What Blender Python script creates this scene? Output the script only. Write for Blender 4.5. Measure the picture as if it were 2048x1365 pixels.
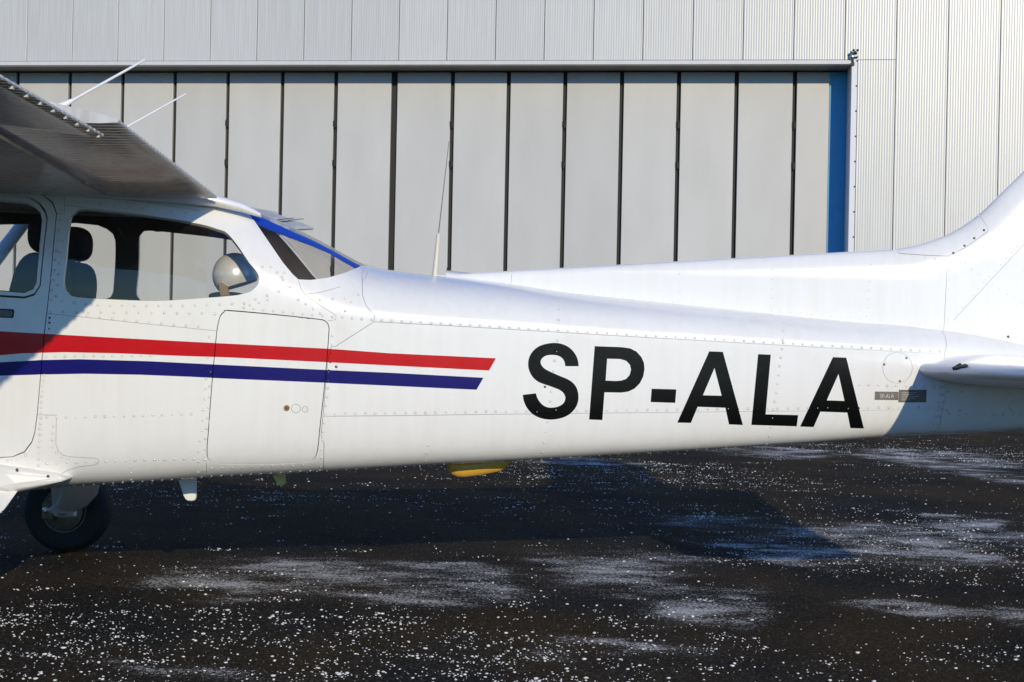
import bpy, bmesh, math, random
import numpy as np
from mathutils import Vector, Matrix, geometry
from mathutils.bvhtree import BVHTree

random.seed(4); rng = np.random.default_rng(4)
for o in list(bpy.data.objects):
    bpy.data.objects.remove(o, do_unlink=True)
scene = bpy.context.scene
COL = scene.collection

# ------------------------------------------------------------------ camera
F_PX, W_PX, H_PX = 2730.0, 2048.0, 1365.0
CX, CY = W_PX/2, H_PX/2
CAM = np.array([0.0, -5.9, 1.15])
ROLL, PITCH = math.radians(1.14), 0.0
_F = np.array([0, math.cos(PITCH), math.sin(PITCH)])
_U0 = np.array([0, -math.sin(PITCH), math.cos(PITCH)])
_R0 = np.array([1.0, 0, 0])
C_R = _R0*math.cos(ROLL) + _U0*math.sin(ROLL)
C_U = _U0*math.cos(ROLL) - _R0*math.sin(ROLL)
cam_d = bpy.data.cameras.new('camera')
cam_d.sensor_width = 36.0
cam_d.lens = F_PX/W_PX*36.0
cam_d.clip_start = 0.1
cam_d.clip_end = 6000
cam = bpy.data.objects.new('camera', cam_d); COL.objects.link(cam)
M = Matrix.Identity(4)
for i in range(3):
    M[i][0] = C_R[i]; M[i][1] = C_U[i]; M[i][2] = -_F[i]; M[i][3] = CAM[i]
cam.matrix_world = M
scene.camera = cam

# ------------------------------------------------------------------ light
SUN_EL, SUN_AZ = math.radians(17.4), math.radians(17.6)   # azimuth measured from behind the camera towards the right
to_sun = Vector((math.sin(SUN_AZ)*math.cos(SUN_EL), -math.cos(SUN_AZ)*math.cos(SUN_EL), math.sin(SUN_EL)))
world = bpy.data.worlds.new('World'); scene.world = world; world.use_nodes = True
wn = world.node_tree; wn.nodes.clear()
sky = wn.nodes.new('ShaderNodeTexSky'); sky.sky_type = 'NISHITA'; sky.sun_disc = False
sky.sun_elevation = SUN_EL; sky.sun_rotation = math.pi - SUN_AZ
sky.altitude = 100; sky.air_density = 1.0; sky.dust_density = 0.1; sky.ozone_density = 3.0
bg = wn.nodes.new('ShaderNodeBackground'); bg.inputs['Strength'].default_value = 0.14
wo = wn.nodes.new('ShaderNodeOutputWorld')
# camera white balance is set for the low warm sun, which leaves the skylight blue
wb = wn.nodes.new('ShaderNodeMix'); wb.data_type = 'RGBA'; wb.blend_type = 'MULTIPLY'; wb.inputs[0].default_value = 1.0
wb.inputs[7].default_value = (0.47, 0.83, 1.36, 1)
wn.links.new(sky.outputs[0], wb.inputs[6]); wn.links.new(wb.outputs[2], bg.inputs[0]); wn.links.new(bg.outputs[0], wo.inputs[0])
sun_d = bpy.data.lights.new('sun', 'SUN'); sun_d.energy = 3.15; sun_d.angle = math.radians(0.53); sun_d.color = (1.0, 0.885, 0.67)
sun = bpy.data.objects.new('sun', sun_d); COL.objects.link(sun)
sun.rotation_euler = to_sun.to_track_quat('Z', 'Y').to_euler()
sun.location = (6, -14, 9)
vs = scene.view_settings
vs.view_transform = 'Standard'; vs.look = 'None'; vs.gamma = 1.0; vs.exposure = 0.0; vs.use_curve_mapping = False

# ------------------------------------------------------------------ pixel helpers
def ray(px, py):
    d = _F + C_R*((px-CX)/F_PX) - C_U*((py-CY)/F_PX)
    return d
def at_y(px, py, y):
    d = ray(px, py); t = (y-CAM[1])/d[1]
    return CAM + d*t
def V(a): return Vector((float(a[0]), float(a[1]), float(a[2])))

# ------------------------------------------------------------------ materials
MAT = {}
def nmat(name):
    m = bpy.data.materials.new(name); m.use_nodes = True
    nt = m.node_tree; b = nt.nodes.get('Principled BSDF'); MAT[name] = m
    return m, nt, b
def simple(name, col, rough=0.5, metal=0.0, coat=0.0, bump=0.0, bscale=40, var=0.0, vscale=6, spec=0.5):
    m, nt, b = nmat(name)
    b.inputs['Base Color'].default_value = (*col, 1); b.inputs['Roughness'].default_value = rough
    b.inputs['Metallic'].default_value = metal; b.inputs['Coat Weight'].default_value = coat
    b.inputs['Coat Roughness'].default_value = 0.08
    b.inputs['Specular IOR Level'].default_value = spec
    tc = nt.nodes.new('ShaderNodeTexCoord')
    if var > 0:
        n = nt.nodes.new('ShaderNodeTexNoise'); n.inputs['Scale'].default_value = vscale; n.inputs['Detail'].default_value = 6
        nt.links.new(tc.outputs['Object'], n.inputs['Vector'])
        r = nt.nodes.new('ShaderNodeValToRGB')
        r.color_ramp.elements[0].position = 0.3; r.color_ramp.elements[1].position = 0.7
        r.color_ramp.elements[0].color = (*[c*(1-var) for c in col], 1); r.color_ramp.elements[1].color = (*col, 1)
        nt.links.new(n.outputs['Fac'], r.inputs['Fac']); nt.links.new(r.outputs['Color'], b.inputs['Base Color'])
    if bump > 0:
        n = nt.nodes.new('ShaderNodeTexNoise'); n.inputs['Scale'].default_value = bscale; n.inputs['Detail'].default_value = 3
        nt.links.new(tc.outputs['Object'], n.inputs['Vector'])
        bp = nt.nodes.new('ShaderNodeBump'); bp.inputs['Strength'].default_value = 1.0; bp.inputs['Distance'].default_value = bump
        nt.links.new(n.outputs['Fac'], bp.inputs['Height']); nt.links.new(bp.outputs['Normal'], b.inputs['Normal'])
    return m

def aircraft_paint(name, col, dirt, r0=0.16, r1=0.30, coat=0.3, spec=0.5):
    m, nt, b = nmat(name)
    N = nt.nodes.new; L = nt.links.new
    tc = N('ShaderNodeTexCoord')
    # large soft grime + thin vertical streaks
    n1 = N('ShaderNodeTexNoise'); n1.inputs['Scale'].default_value = 2.2; n1.inputs['Detail'].default_value = 8; n1.inputs['Roughness'].default_value = 0.65
    L(tc.outputs['Object'], n1.inputs['Vector'])
    mp = N('ShaderNodeMapping'); mp.inputs['Scale'].default_value = (26, 26, 2.2); L(tc.outputs['Object'], mp.inputs['Vector'])
    n2 = N('ShaderNodeTexNoise'); n2.inputs['Scale'].default_value = 1.0; n2.inputs['Detail'].default_value = 5; L(mp.outputs[0], n2.inputs['Vector'])
    mul = N('ShaderNodeMath'); mul.operation = 'MULTIPLY'; L(n1.outputs['Fac'], mul.inputs[0]); L(n2.outputs['Fac'], mul.inputs[1])
    r = N('ShaderNodeValToRGB'); r.color_ramp.elements[0].position = 0.18; r.color_ramp.elements[1].position = 0.42
    r.color_ramp.elements[0].color = (*col, 1)
    r.color_ramp.elements[1].color = (*[c*(1-d) for c, d in zip(col, dirt)], 1)
    L(mul.outputs[0], r.inputs['Fac']); L(r.outputs['Color'], b.inputs['Base Color'])
    rr = N('ShaderNodeMapRange'); rr.inputs['To Min'].default_value = r0; rr.inputs['To Max'].default_value = r1
    L(n1.outputs['Fac'], rr.inputs['Value']); L(rr.outputs[0], b.inputs['Roughness'])
    b.inputs['Coat Weight'].default_value = coat; b.inputs['Coat Roughness'].default_value = 0.08; b.inputs['Specular IOR Level'].default_value = spec
    # slight oil-canning of the sheet metal and orange peel
    n3 = N('ShaderNodeTexNoise'); n3.inputs['Scale'].default_value = 7.0; n3.inputs['Detail'].default_value = 2; L(tc.outputs['Object'], n3.inputs['Vector'])
    b1 = N('ShaderNodeBump'); b1.inputs['Strength'].default_value = 1.0; b1.inputs['Distance'].default_value = 0.0013; L(n3.outputs['Fac'], b1.inputs['Height'])
    L(b1.outputs['Normal'], b.inputs['Normal']); L(b1.outputs['Normal'], b.inputs['Coat Normal'])
    return m
aircraft_paint('white_paint', (0.81, 0.80, 0.775), (0.05, 0.06, 0.085))
aircraft_paint('wing_paint_shaded', (0.62, 0.61, 0.58), (0.32, 0.34, 0.38))  # wing white darkened and mottled more, the underside's shade put into its colour
aircraft_paint('red_paint', (0.52, 0.003, 0.006), (0.08, 0.05, 0.05), coat=0.05, spec=0.25)
aircraft_paint('blue_paint', (0.008, 0.006, 0.135), (0.15, 0.15, 0.12), coat=0.05, spec=0.22)
aircraft_paint('black_paint', (0.004, 0.005, 0.005), (0.1, 0.1, 0.1), coat=0.0, spec=0.16)
simple('bright_blue_trim', (0.010, 0.055, 0.42), 0.4)
simple('lining', (0.085, 0.064, 0.040), 0.8, var=0.2)
simple('dark_rubber', (0.012, 0.012, 0.011), 0.65, bump=0.0008, bscale=90)
simple('tyre_rubber', (0.011, 0.011, 0.010), 0.75, bump=0.001, bscale=70, var=0.3, vscale=14)
simple('seat_fabric', (0.009, 0.009, 0.008), 0.85, bump=0.001, bscale=160, var=0.25)
simple('steel_dark', (0.10, 0.095, 0.085), 0.45, 0.8)
simple('screw_steel', (0.16, 0.14, 0.11), 0.4, 0.85)
simple('brass', (0.23, 0.15, 0.06), 0.45, 0.8)
simple('bare_metal', (0.62, 0.62, 0.61), 0.28, 1.0)
simple('plate_metal', (0.19, 0.18, 0.165), 0.5, 0.55, var=0.25, vscale=60)
simple('plate_engraving', (0.55, 0.53, 0.49), 0.5, 0.3)
simple('yellow_plastic', (0.80, 0.45, 0.06), 0.45, coat=0.2, var=0.15)
simple('olive_plastic', (0.66, 0.58, 0.22), 0.5)
simple('cream_plastic', (0.72, 0.64, 0.52), 0.5, var=0.1)
simple('antenna_white', (0.80, 0.79, 0.76), 0.4)
simple('wire_dark', (0.16, 0.15, 0.14), 0.5, 0.6)
simple('rim_paint', (0.22, 0.22, 0.21), 0.5, 0.2, var=0.4, vscale=25)
simple('brake_metal', (0.20, 0.17, 0.10), 0.6, 0.5, var=0.5, vscale=30)
simple('strap_leather', (0.30, 0.19, 0.07), 0.65, var=0.3, vscale=40)
simple('black_plastic', (0.012, 0.012, 0.014), 0.4)
simple('silver_shell', (0.86, 0.85, 0.82), 0.28, 0.25, var=0.2, vscale=20)
simple('seal_gap', (0.006, 0.006, 0.006), 0.8)
simple('grime', (0.60, 0.58, 0.54), 0.6, var=0.5, vscale=12)
simple('seam_dirt', (0.26, 0.245, 0.22), 0.7)

def glass_mat(name, tint, haze, rough=0.015):
    m, nt, b = nmat(name); N = nt.nodes.new; L = nt.links.new
    nt.nodes.remove(b); out = nt.nodes['Material Output']
    tr = N('ShaderNodeBsdfTransparent'); tr.inputs[0].default_value = (*tint, 1)
    gl = N('ShaderNodeBsdfGlossy'); gl.inputs['Roughness'].default_value = rough
    df = N('ShaderNodeBsdfDiffuse'); df.inputs[0].default_value = (0.6, 0.58, 0.54, 1)
    ge = N('ShaderNodeNewGeometry'); dt = N('ShaderNodeVectorMath'); dt.operation = 'DOT_PRODUCT'; L(ge.outputs['Normal'], dt.inputs[0]); L(ge.outputs['Incoming'], dt.inputs[1])
    ab = N('ShaderNodeMath'); ab.operation = 'ABSOLUTE'; L(dt.outputs['Value'], ab.inputs[0])
    om = N('ShaderNodeMath'); om.operation = 'SUBTRACT'; om.inputs[0].default_value = 1.0; L(ab.outputs[0], om.inputs[1])
    pw = N('ShaderNodeMath'); pw.operation = 'POWER'; L(om.outputs[0], pw.inputs[0]); pw.inputs[1].default_value = 5.0
    fr = N('ShaderNodeMath'); fr.operation = 'MULTIPLY_ADD'; L(pw.outputs[0], fr.inputs[0]); fr.inputs[1].default_value = 0.9; fr.inputs[2].default_value = 0.042
    tc = N('ShaderNodeTexCoord'); nz = N('ShaderNodeTexNoise'); nz.inputs['Scale'].default_value = 5; nz.inputs['Detail'].default_value = 7
    L(tc.outputs['Object'], nz.inputs['Vector'])
    mr = N('ShaderNodeMapRange'); mr.inputs['From Min'].default_value = 0.35; mr.inputs['From Max'].default_value = 0.75
    mr.inputs['To Min'].default_value = haze*0.4; mr.inputs['To Max'].default_value = haze*1.6; L(nz.outputs['Fac'], mr.inputs['Value'])
    m1 = N('ShaderNodeMixShader'); L(mr.outputs[0], m1.inputs[0]); L(tr.outputs[0], m1.inputs[1]); L(df.outputs[0], m1.inputs[2])
    m2 = N('ShaderNodeMixShader'); L(fr.outputs[0], m2.inputs[0]); L(m1.outputs[0], m2.inputs[1]); L(gl.outputs[0], m2.inputs[2])
    L(m2.outputs[0], out.inputs['Surface'])
    return m
glass_mat('window_glass', (0.93, 0.92, 0.88), 0.012)
glass_mat('rear_glass', (0.88, 0.84, 0.79), 0.04)

# ------------------------------------------------------------------ mesh helpers
class MB:
    def __init__(s): s.v = []; s.f = []; s.sm = []
    def add(s, verts, faces, smooth=False):
        o = len(s.v); s.v += [tuple(map(float, p)) for p in verts]
        for f in faces: s.f.append([i+o for i in f]); s.sm.append(smooth)
        return s
    def box(s, lo, hi, bev=0.0):
        x0, y0, z0 = lo; x1, y1, z1 = hi
        if bev <= 0:
            return s.add([(x0,y0,z0),(x1,y0,z0),(x1,y1,z0),(x0,y1,z0),(x0,y0,z1),(x1,y0,z1),(x1,y1,z1),(x0,y1,z1)],
                         [(3,2,1,0),(4,5,6,7),(0,1,5,4),(1,2,6,5),(2,3,7,6),(3,0,4,7)])
        bm = bmesh.new(); bmesh.ops.create_cube(bm, size=1.0)
        for v in bm.verts:
            v.co = Vector((x0+(v.co.x+.5)*(x1-x0), y0+(v.co.y+.5)*(y1-y0), z0+(v.co.z+.5)*(z1-z0)))
        bmesh.ops.bevel(bm, geom=list(bm.edges), offset=bev, segments=2, affect='EDGES', profile=0.5)
        bm.verts.index_update()
        s.add([v.co[:] for v in bm.verts], [[v.index for v in f.verts] for f in bm.faces]); bm.free(); return s
    def tube(s, pts, rad, n=10, caps=True, flat=1.0):
        pts = [Vector(p) for p in pts]
        if not hasattr(rad, '__len__'): rad = [rad]*len(pts)
        vs, fs = [], []
        for i, p in enumerate(pts):
            t = (pts[min(i+1, len(pts)-1)] - pts[max(i-1, 0)]).normalized()
            a = Vector((0,1,0)) if abs(t.y) < .9 else Vector((1,0,0))
            b = t.cross(a).normalized(); c = b.cross(t).normalized()
            for k in range(n):
                q = 2*math.pi*k/n
                vs.append(p + b*(math.cos(q)*rad[i]) + c*(math.sin(q)*rad[i]*flat))
        for i in range(len(pts)-1):
            for k in range(n):
                fs.append((i*n+k, (i+1)*n+k, (i+1)*n+(k+1) % n, i*n+(k+1) % n))
        s.add(vs, fs, True)
        if caps:
            m = len(pts)-1
            s.add(vs[:n], [list(range(n))]); s.add(vs[m*n:], [list(range(n))[::-1]])
        return s
    def loft(s, rings, closed=True, caps=True, smooth=True):
        n = len(rings[0]); vs = [p for r in rings for p in r]; fs = []
        for i in range(len(rings)-1):
            for k in range(n if closed else n-1):
                fs.append((i*n+k, i*n+(k+1) % n, (i+1)*n+(k+1) % n, (i+1)*n+k))
        s.add(vs, fs, smooth)
        if caps:
            s.add(rings[0], [list(range(n))[::-1]]); s.add(rings[-1], [list(range(n))])
        return s
    def lathe(s, prof, centre, axis='y', n=40, smooth=True):
        rings = []
        for r, h in prof:
            ring = []
            for k in range(n):
                q = 2*math.pi*k/n; a, b = r*math.cos(q), r*math.sin(q)
                ring.append({'y': (centre[0]+a, centre[1]+h, centre[2]+b), 'x': (centre[0]+h, centre[1]+a, centre[2]+b), 'z': (centre[0]+a, centre[1]+b, centre[2]+h)}[axis])
            rings.append(ring)
        return s.loft(rings, True, True, smooth)
    def ellipsoid(s, c, r, e=1.0, n=24, m=14, rot=None):
        def sp(a, e): return math.copysign(abs(a)**e, a)
        rings = []
        for i in range(1, m):
            t = -math.pi/2 + math.pi*i/m; ring = []
            for k in range(n):
                q = 2*math.pi*k/n
                p = Vector((r[0]*sp(math.cos(t), e)*sp(math.cos(q), e), r[1]*sp(math.cos(t), e)*sp(math.sin(q), e), r[2]*sp(math.sin(t), e)))
                if rot: p = rot @ p
                ring.append(Vector(c)+p)
            rings.append(ring)
        return s.loft(rings, True, True, True)
    def prism(s, poly, d):
        """extrude a list of 3D points by vector d"""
        n = len(poly); d = Vector(d); a = [Vector(p) for p in poly]; b = [p+d for p in a]
        s.add(a+b, [list(range(n))[::-1], [n+i for i in range(n)]] + [(i, (i+1) % n, n+(i+1) % n, n+i) for i in range(n)])
        return s
    def build(s, name, mat, parent=None, mirror=False, fixn=True):
        me = bpy.data.meshes.new(name)
        v = [(p[0], -p[1], p[2]) for p in s.v] if mirror else s.v
        f = [q[::-1] for q in s.f] if mirror else s.f
        me.from_pydata(v, [], f); me.materials.append(MAT[mat])
        if fixn:
            bm = bmesh.new(); bm.from_mesh(me); bmesh.ops.remove_doubles(bm, verts=bm.verts, dist=1e-6) if False else None
            bmesh.ops.recalc_face_normals(bm, faces=bm.faces); bm.to_mesh(me); bm.free()
        me.polygons.foreach_set('use_smooth', s.sm)
        me.update()
        return link(name, me, parent)
def link(name, me, parent=None):
    o = bpy.data.objects.new(name, me); COL.objects.link(o)
    if parent is not None:
        o.parent = parent; o.matrix_parent_inverse = parent.matrix_world.inverted()
    return o
def tag(o, label=None, cat=None, group=None, kind=None):
    if label: o['label'] = label
    if cat: o['category'] = cat
    if group: o['group'] = group
    if kind: o['kind'] = kind
    return o
def empty(name, loc=(0,0,0), rz=0.0):
    o = bpy.data.objects.new(name, None); COL.objects.link(o); o.location = loc; o.rotation_euler = (0,0,rz)
    o.empty_display_size = 0.2
    o.matrix_world = Matrix.Translation(loc) @ Matrix.Rotation(rz, 4, 'Z')
    return o

# ================================================================== APRON
def make_apron():
    m, nt, b = nmat('apron_asphalt'); N = nt.nodes.new; L = nt.links.new
    tc = N('ShaderNodeTexCoord'); P = tc.outputs['Object']
    def noise(scale, detail=4, rough=0.5, vec=None):
        n = N('ShaderNodeTexNoise'); n.inputs['Scale'].default_value = scale; n.inputs['Detail'].default_value = detail; n.inputs['Roughness'].default_value = rough
        L(vec or P, n.inputs['Vector']); return n.outputs['Fac']
    def mrange(v, a, b_, c=0.0, d=1.0):
        n = N('ShaderNodeMapRange'); n.inputs['From Min'].default_value = a; n.inputs['From Max'].default_value = b_
        n.inputs['To Min'].default_value = c; n.inputs['To Max'].default_value = d; L(v, n.inputs['Value']); return n.outputs[0]
    def math_(op, a, b_):
        n = N('ShaderNodeMath'); n.operation = op
        if op == 'MULTIPLY_ADD': n.inputs[2].default_value = 1.0-b_
        for i, x in enumerate((a, b_)):
            if isinstance(x, (int, float)): n.inputs[i].default_value = x
            else: L(x, n.inputs[i])
        return n.outputs[0]
    def mix(f, a, b_):
        n = N('ShaderNodeMix'); n.data_type = 'RGBA'; L(f, n.inputs[0])
        for i, x in ((6, a), (7, b_)):
            if isinstance(x, tuple): n.inputs[i].default_value = (*x, 1)
            else: L(x, n.inputs[i])
        return n.outputs[2]
    # asphalt aggregate
    vo = N('ShaderNodeTexVoronoi'); vo.inputs['Scale'].default_value = 130; L(P, vo.inputs['Vector'])
    base = mix(mrange(noise(0.9, 5), 0.38, 0.62), (0.012, 0.0125, 0.012), (0.040, 0.025, 0.010))
    agg = mix(mrange(vo.outputs['Color'], 0.6, 1.0), base, (0.095, 0.088, 0.072))
    # frost / dried salt in drawn-out patches, broken up by the grain of the asphalt
    mp = N('ShaderNodeMapping'); mp.inputs['Rotation'].default_value = (0, 0, math.radians(14)); mp.inputs['Scale'].default_value = (0.55, 1.0, 1); L(P, mp.inputs['Vector'])
    big = mrange(noise(0.62, 6, 0.62, mp.outputs[0]), 0.50, 0.80, 0.0, 0.6)
    # dried-up pale areas of the apron, where they lie on the ground
    warp = N('ShaderNodeTexNoise'); warp.inputs['Scale'].default_value = 1.1; warp.inputs['Detail'].default_value = 5; L(P, warp.inputs['Vector'])
    wv = N('ShaderNodeVectorMath'); wv.operation = 'MULTIPLY_ADD'; L(warp.outputs['Color'], wv.inputs[0]); wv.inputs[1].default_value = (1.5, 1.5, 0); wv.inputs[2].default_value = (-.75, -.75, 0)
    wp = N('ShaderNodeVectorMath'); wp.operation = 'ADD'; L(P, wp.inputs[0]); L(wv.outputs[0], wp.inputs[1])
    for px, py, hw, hh, amt in ((560, 1160, 360, 45, .95), (860, 1165, 260, 50, 1.0), (1230, 1150, 260, 60, .8), (1420, 1215, 260, 50, .9), (1800, 1090, 300, 55, 1.1), (1980, 1065, 160, 40, 1.2), (1560, 1100, 200, 40, .8), (1560, 905, 190, 16, 1.0), (1890, 922, 200, 24, 1.2), (2000, 958, 130, 14, 1.1), (1860, 1222, 150, 22, 1.1), (2010, 1230, 110, 40, 1.1), (1420, 1040, 200, 20, .6), (1180, 925, 130, 12, .8), (330, 1330, 420, 26, .55), (1250, 1300, 240, 30, .6)):
        c = ray(px, py); t = -CAM[2]/c[2]; c = CAM+c*t
        a = ray(px, py-hh); b0 = ray(px, py+hh); y1 = (CAM-a*CAM[2]/a[2])[1]; y0 = (CAM-b0*CAM[2]/b0[2])[1]
        m_ = N('ShaderNodeMapping'); m_.vector_type = 'TEXTURE'; m_.inputs['Location'].default_value = (c[0], (y0+y1)/2, 0); m_.inputs['Scale'].default_value = (hw*t/F_PX*1.15, (y1-y0)/2*1.35, 1); L(wp.outputs[0], m_.inputs['Vector'])
        g_ = N('ShaderNodeTexGradient'); g_.gradient_type = 'SPHERICAL'; L(m_.outputs[0], g_.inputs['Vector'])
        big = math_('MAXIMUM', big, math_('MULTIPLY', g_.outputs['Fac'], amt*1.9))
    big = math_('MINIMUM', big, 1.0)
    st = N('ShaderNodeMapping'); st.inputs['Scale'].default_value = (0.55, 1.0, 1); st.inputs['Rotation'].default_value = (0, 0, math.radians(-8)); L(P, st.inputs['Vector'])
    mid = mrange(noise(3.4, 7, 0.72, st.outputs[0]), 0.32, 0.68)
    fine = noise(64, 6, 0.9)
    cov = math_('MULTIPLY', big, math_('MULTIPLY_ADD', mid, 0.85))
    frost = mrange(math_('SUBTRACT', mrange(fine, 0.33, 0.67), math_('SUBTRACT', 1.0, math_('MULTIPLY', cov, 0.80))), 0.0, 0.16)
    frostcol = mix(math_('MULTIPLY', frost, 0.95), agg, (0.70, 0.67, 0.61))
    # isolated pale specks between the loose grains
    v2 = N('ShaderNodeTexVoronoi'); v2.inputs['Scale'].default_value = 46; L(P, v2.inputs['Vector'])
    sp = mrange(v2.outputs['Distance'], 0.10, 0.07)
    keep = mrange(v2.outputs['Color'], 0.80, 0.82)
    sp = math_('MULTIPLY', sp, keep)
    col = mix(sp, frostcol, (0.62, 0.62, 0.60))
    L(col, b.inputs['Base Color'])
    rg = mrange(noise(1.3, 4), 0.3, 0.7, 0.75, 0.95); L(rg, b.inputs['Roughness'])
    b.inputs['Specular IOR Level'].default_value = 0.04
    bp = N('ShaderNodeBump'); bp.inputs['Strength'].default_value = 0.7; bp.inputs['Distance'].default_value = 0.004
    L(math_('ADD', vo.outputs['Distance'], fine), bp.inputs['Height']); L(bp.outputs['Normal'], b.inputs['Normal'])
    mb = MB(); mb.add([(-2500,-2500,0),(2500,-2500,0),(2500,2500,0),(-2500,2500,0)], [(0,1,2,3)])
    tag(mb.build('apron', 'apron_asphalt'), 'dark worn asphalt apron with frosty pale patches', 'apron', kind='structure')
    # loose white grains lying on the asphalt: far too many to count
    simple('grain_white', (0.78, 0.77, 0.74), 0.6, var=0.15, vscale=30)
    t = (1+5**.5)/2
    ico = np.array([(-1,t,0),(1,t,0),(-1,-t,0),(1,-t,0),(0,-1,t),(0,1,t),(0,-1,-t),(0,1,-t),(t,0,-1),(t,0,1),(-t,0,-1),(-t,0,1)], float); ico /= np.linalg.norm(ico[0])
    fi = np.array([(0,11,5),(0,5,1),(0,1,7),(0,7,10),(0,10,11),(1,5,9),(5,11,4),(11,10,2),(10,7,6),(7,1,8),(3,9,4),(3,4,2),(3,2,6),(3,6,8),(3,8,9),(4,9,5),(2,4,11),(6,2,10),(8,6,7),(9,8,1)])
    K = 34000
    x = rng.uniform(-6.0, 7.0, K*3); y = -2.2 + 15*rng.random(K*3)**1.25
    # clustering from a few random waves
    dens = np.zeros_like(x)
    for k in range(9):
        a = rng.uniform(0, math.pi); fq = rng.uniform(.5, 3.2); dens += np.sin((x*math.cos(a)*.7+y*math.sin(a))*fq + rng.uniform(0, 6.28))
    dens = 1/(1+np.exp(-(dens-0.9)*1.5))
    nearb = np.exp(-((x+1.2)/2.6)**2 - ((y+.9)/1.0)**2)
    p = np.clip(.07 + .62*dens + .6*nearb, 0, 1); ok = rng.random(len(x)) < p*.62
    x = x[ok][:K]; y = y[ok][:K]
    # small drifts where grains have gathered
    nc = 1500; ci = rng.integers(0, len(x), nc); m_ = rng.integers(4, 18, nc); rep_ = np.repeat(ci, m_)
    x = np.concatenate([x, x[rep_]+rng.normal(0, .055, len(rep_))]); y = np.concatenate([y, y[rep_]+rng.normal(0, .03, len(rep_))]); n = len(x)
    r = np.clip(rng.lognormal(math.log(.0022), .48, n), .0011, .0068)
    V_ = ico[None]*r[:, None, None]*rng.uniform(.75, 1.25, (n, 12, 1)); V_[:, :, 2] *= .62; V_[:, :, 0] *= rng.uniform(.8, 1.7, (n, 1))
    V_[:, :, 0] += x[:, None]; V_[:, :, 1] += y[:, None]; V_[:, :, 2] += (r*.55)[:, None]
    F_ = (fi[None] + (np.arange(n)*12)[:, None, None]).reshape(-1, 3)
    me = bpy.data.meshes.new('white_grit')
    me.vertices.add(n*12); me.vertices.foreach_set('co', V_.reshape(-1))
    me.loops.add(F_.size); me.loops.foreach_set('vertex_index', F_.reshape(-1).astype(np.int32))
    me.polygons.add(len(F_)); me.polygons.foreach_set('loop_start', np.arange(0, F_.size, 3, dtype=np.int32))
    me.update(calc_edges=True); me.validate(); me.materials.append(MAT['grain_white'])
    tag(link('white_grit', me), 'loose white grains scattered over the dark apron', 'grit', kind='stuff')
make_apron()

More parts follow.
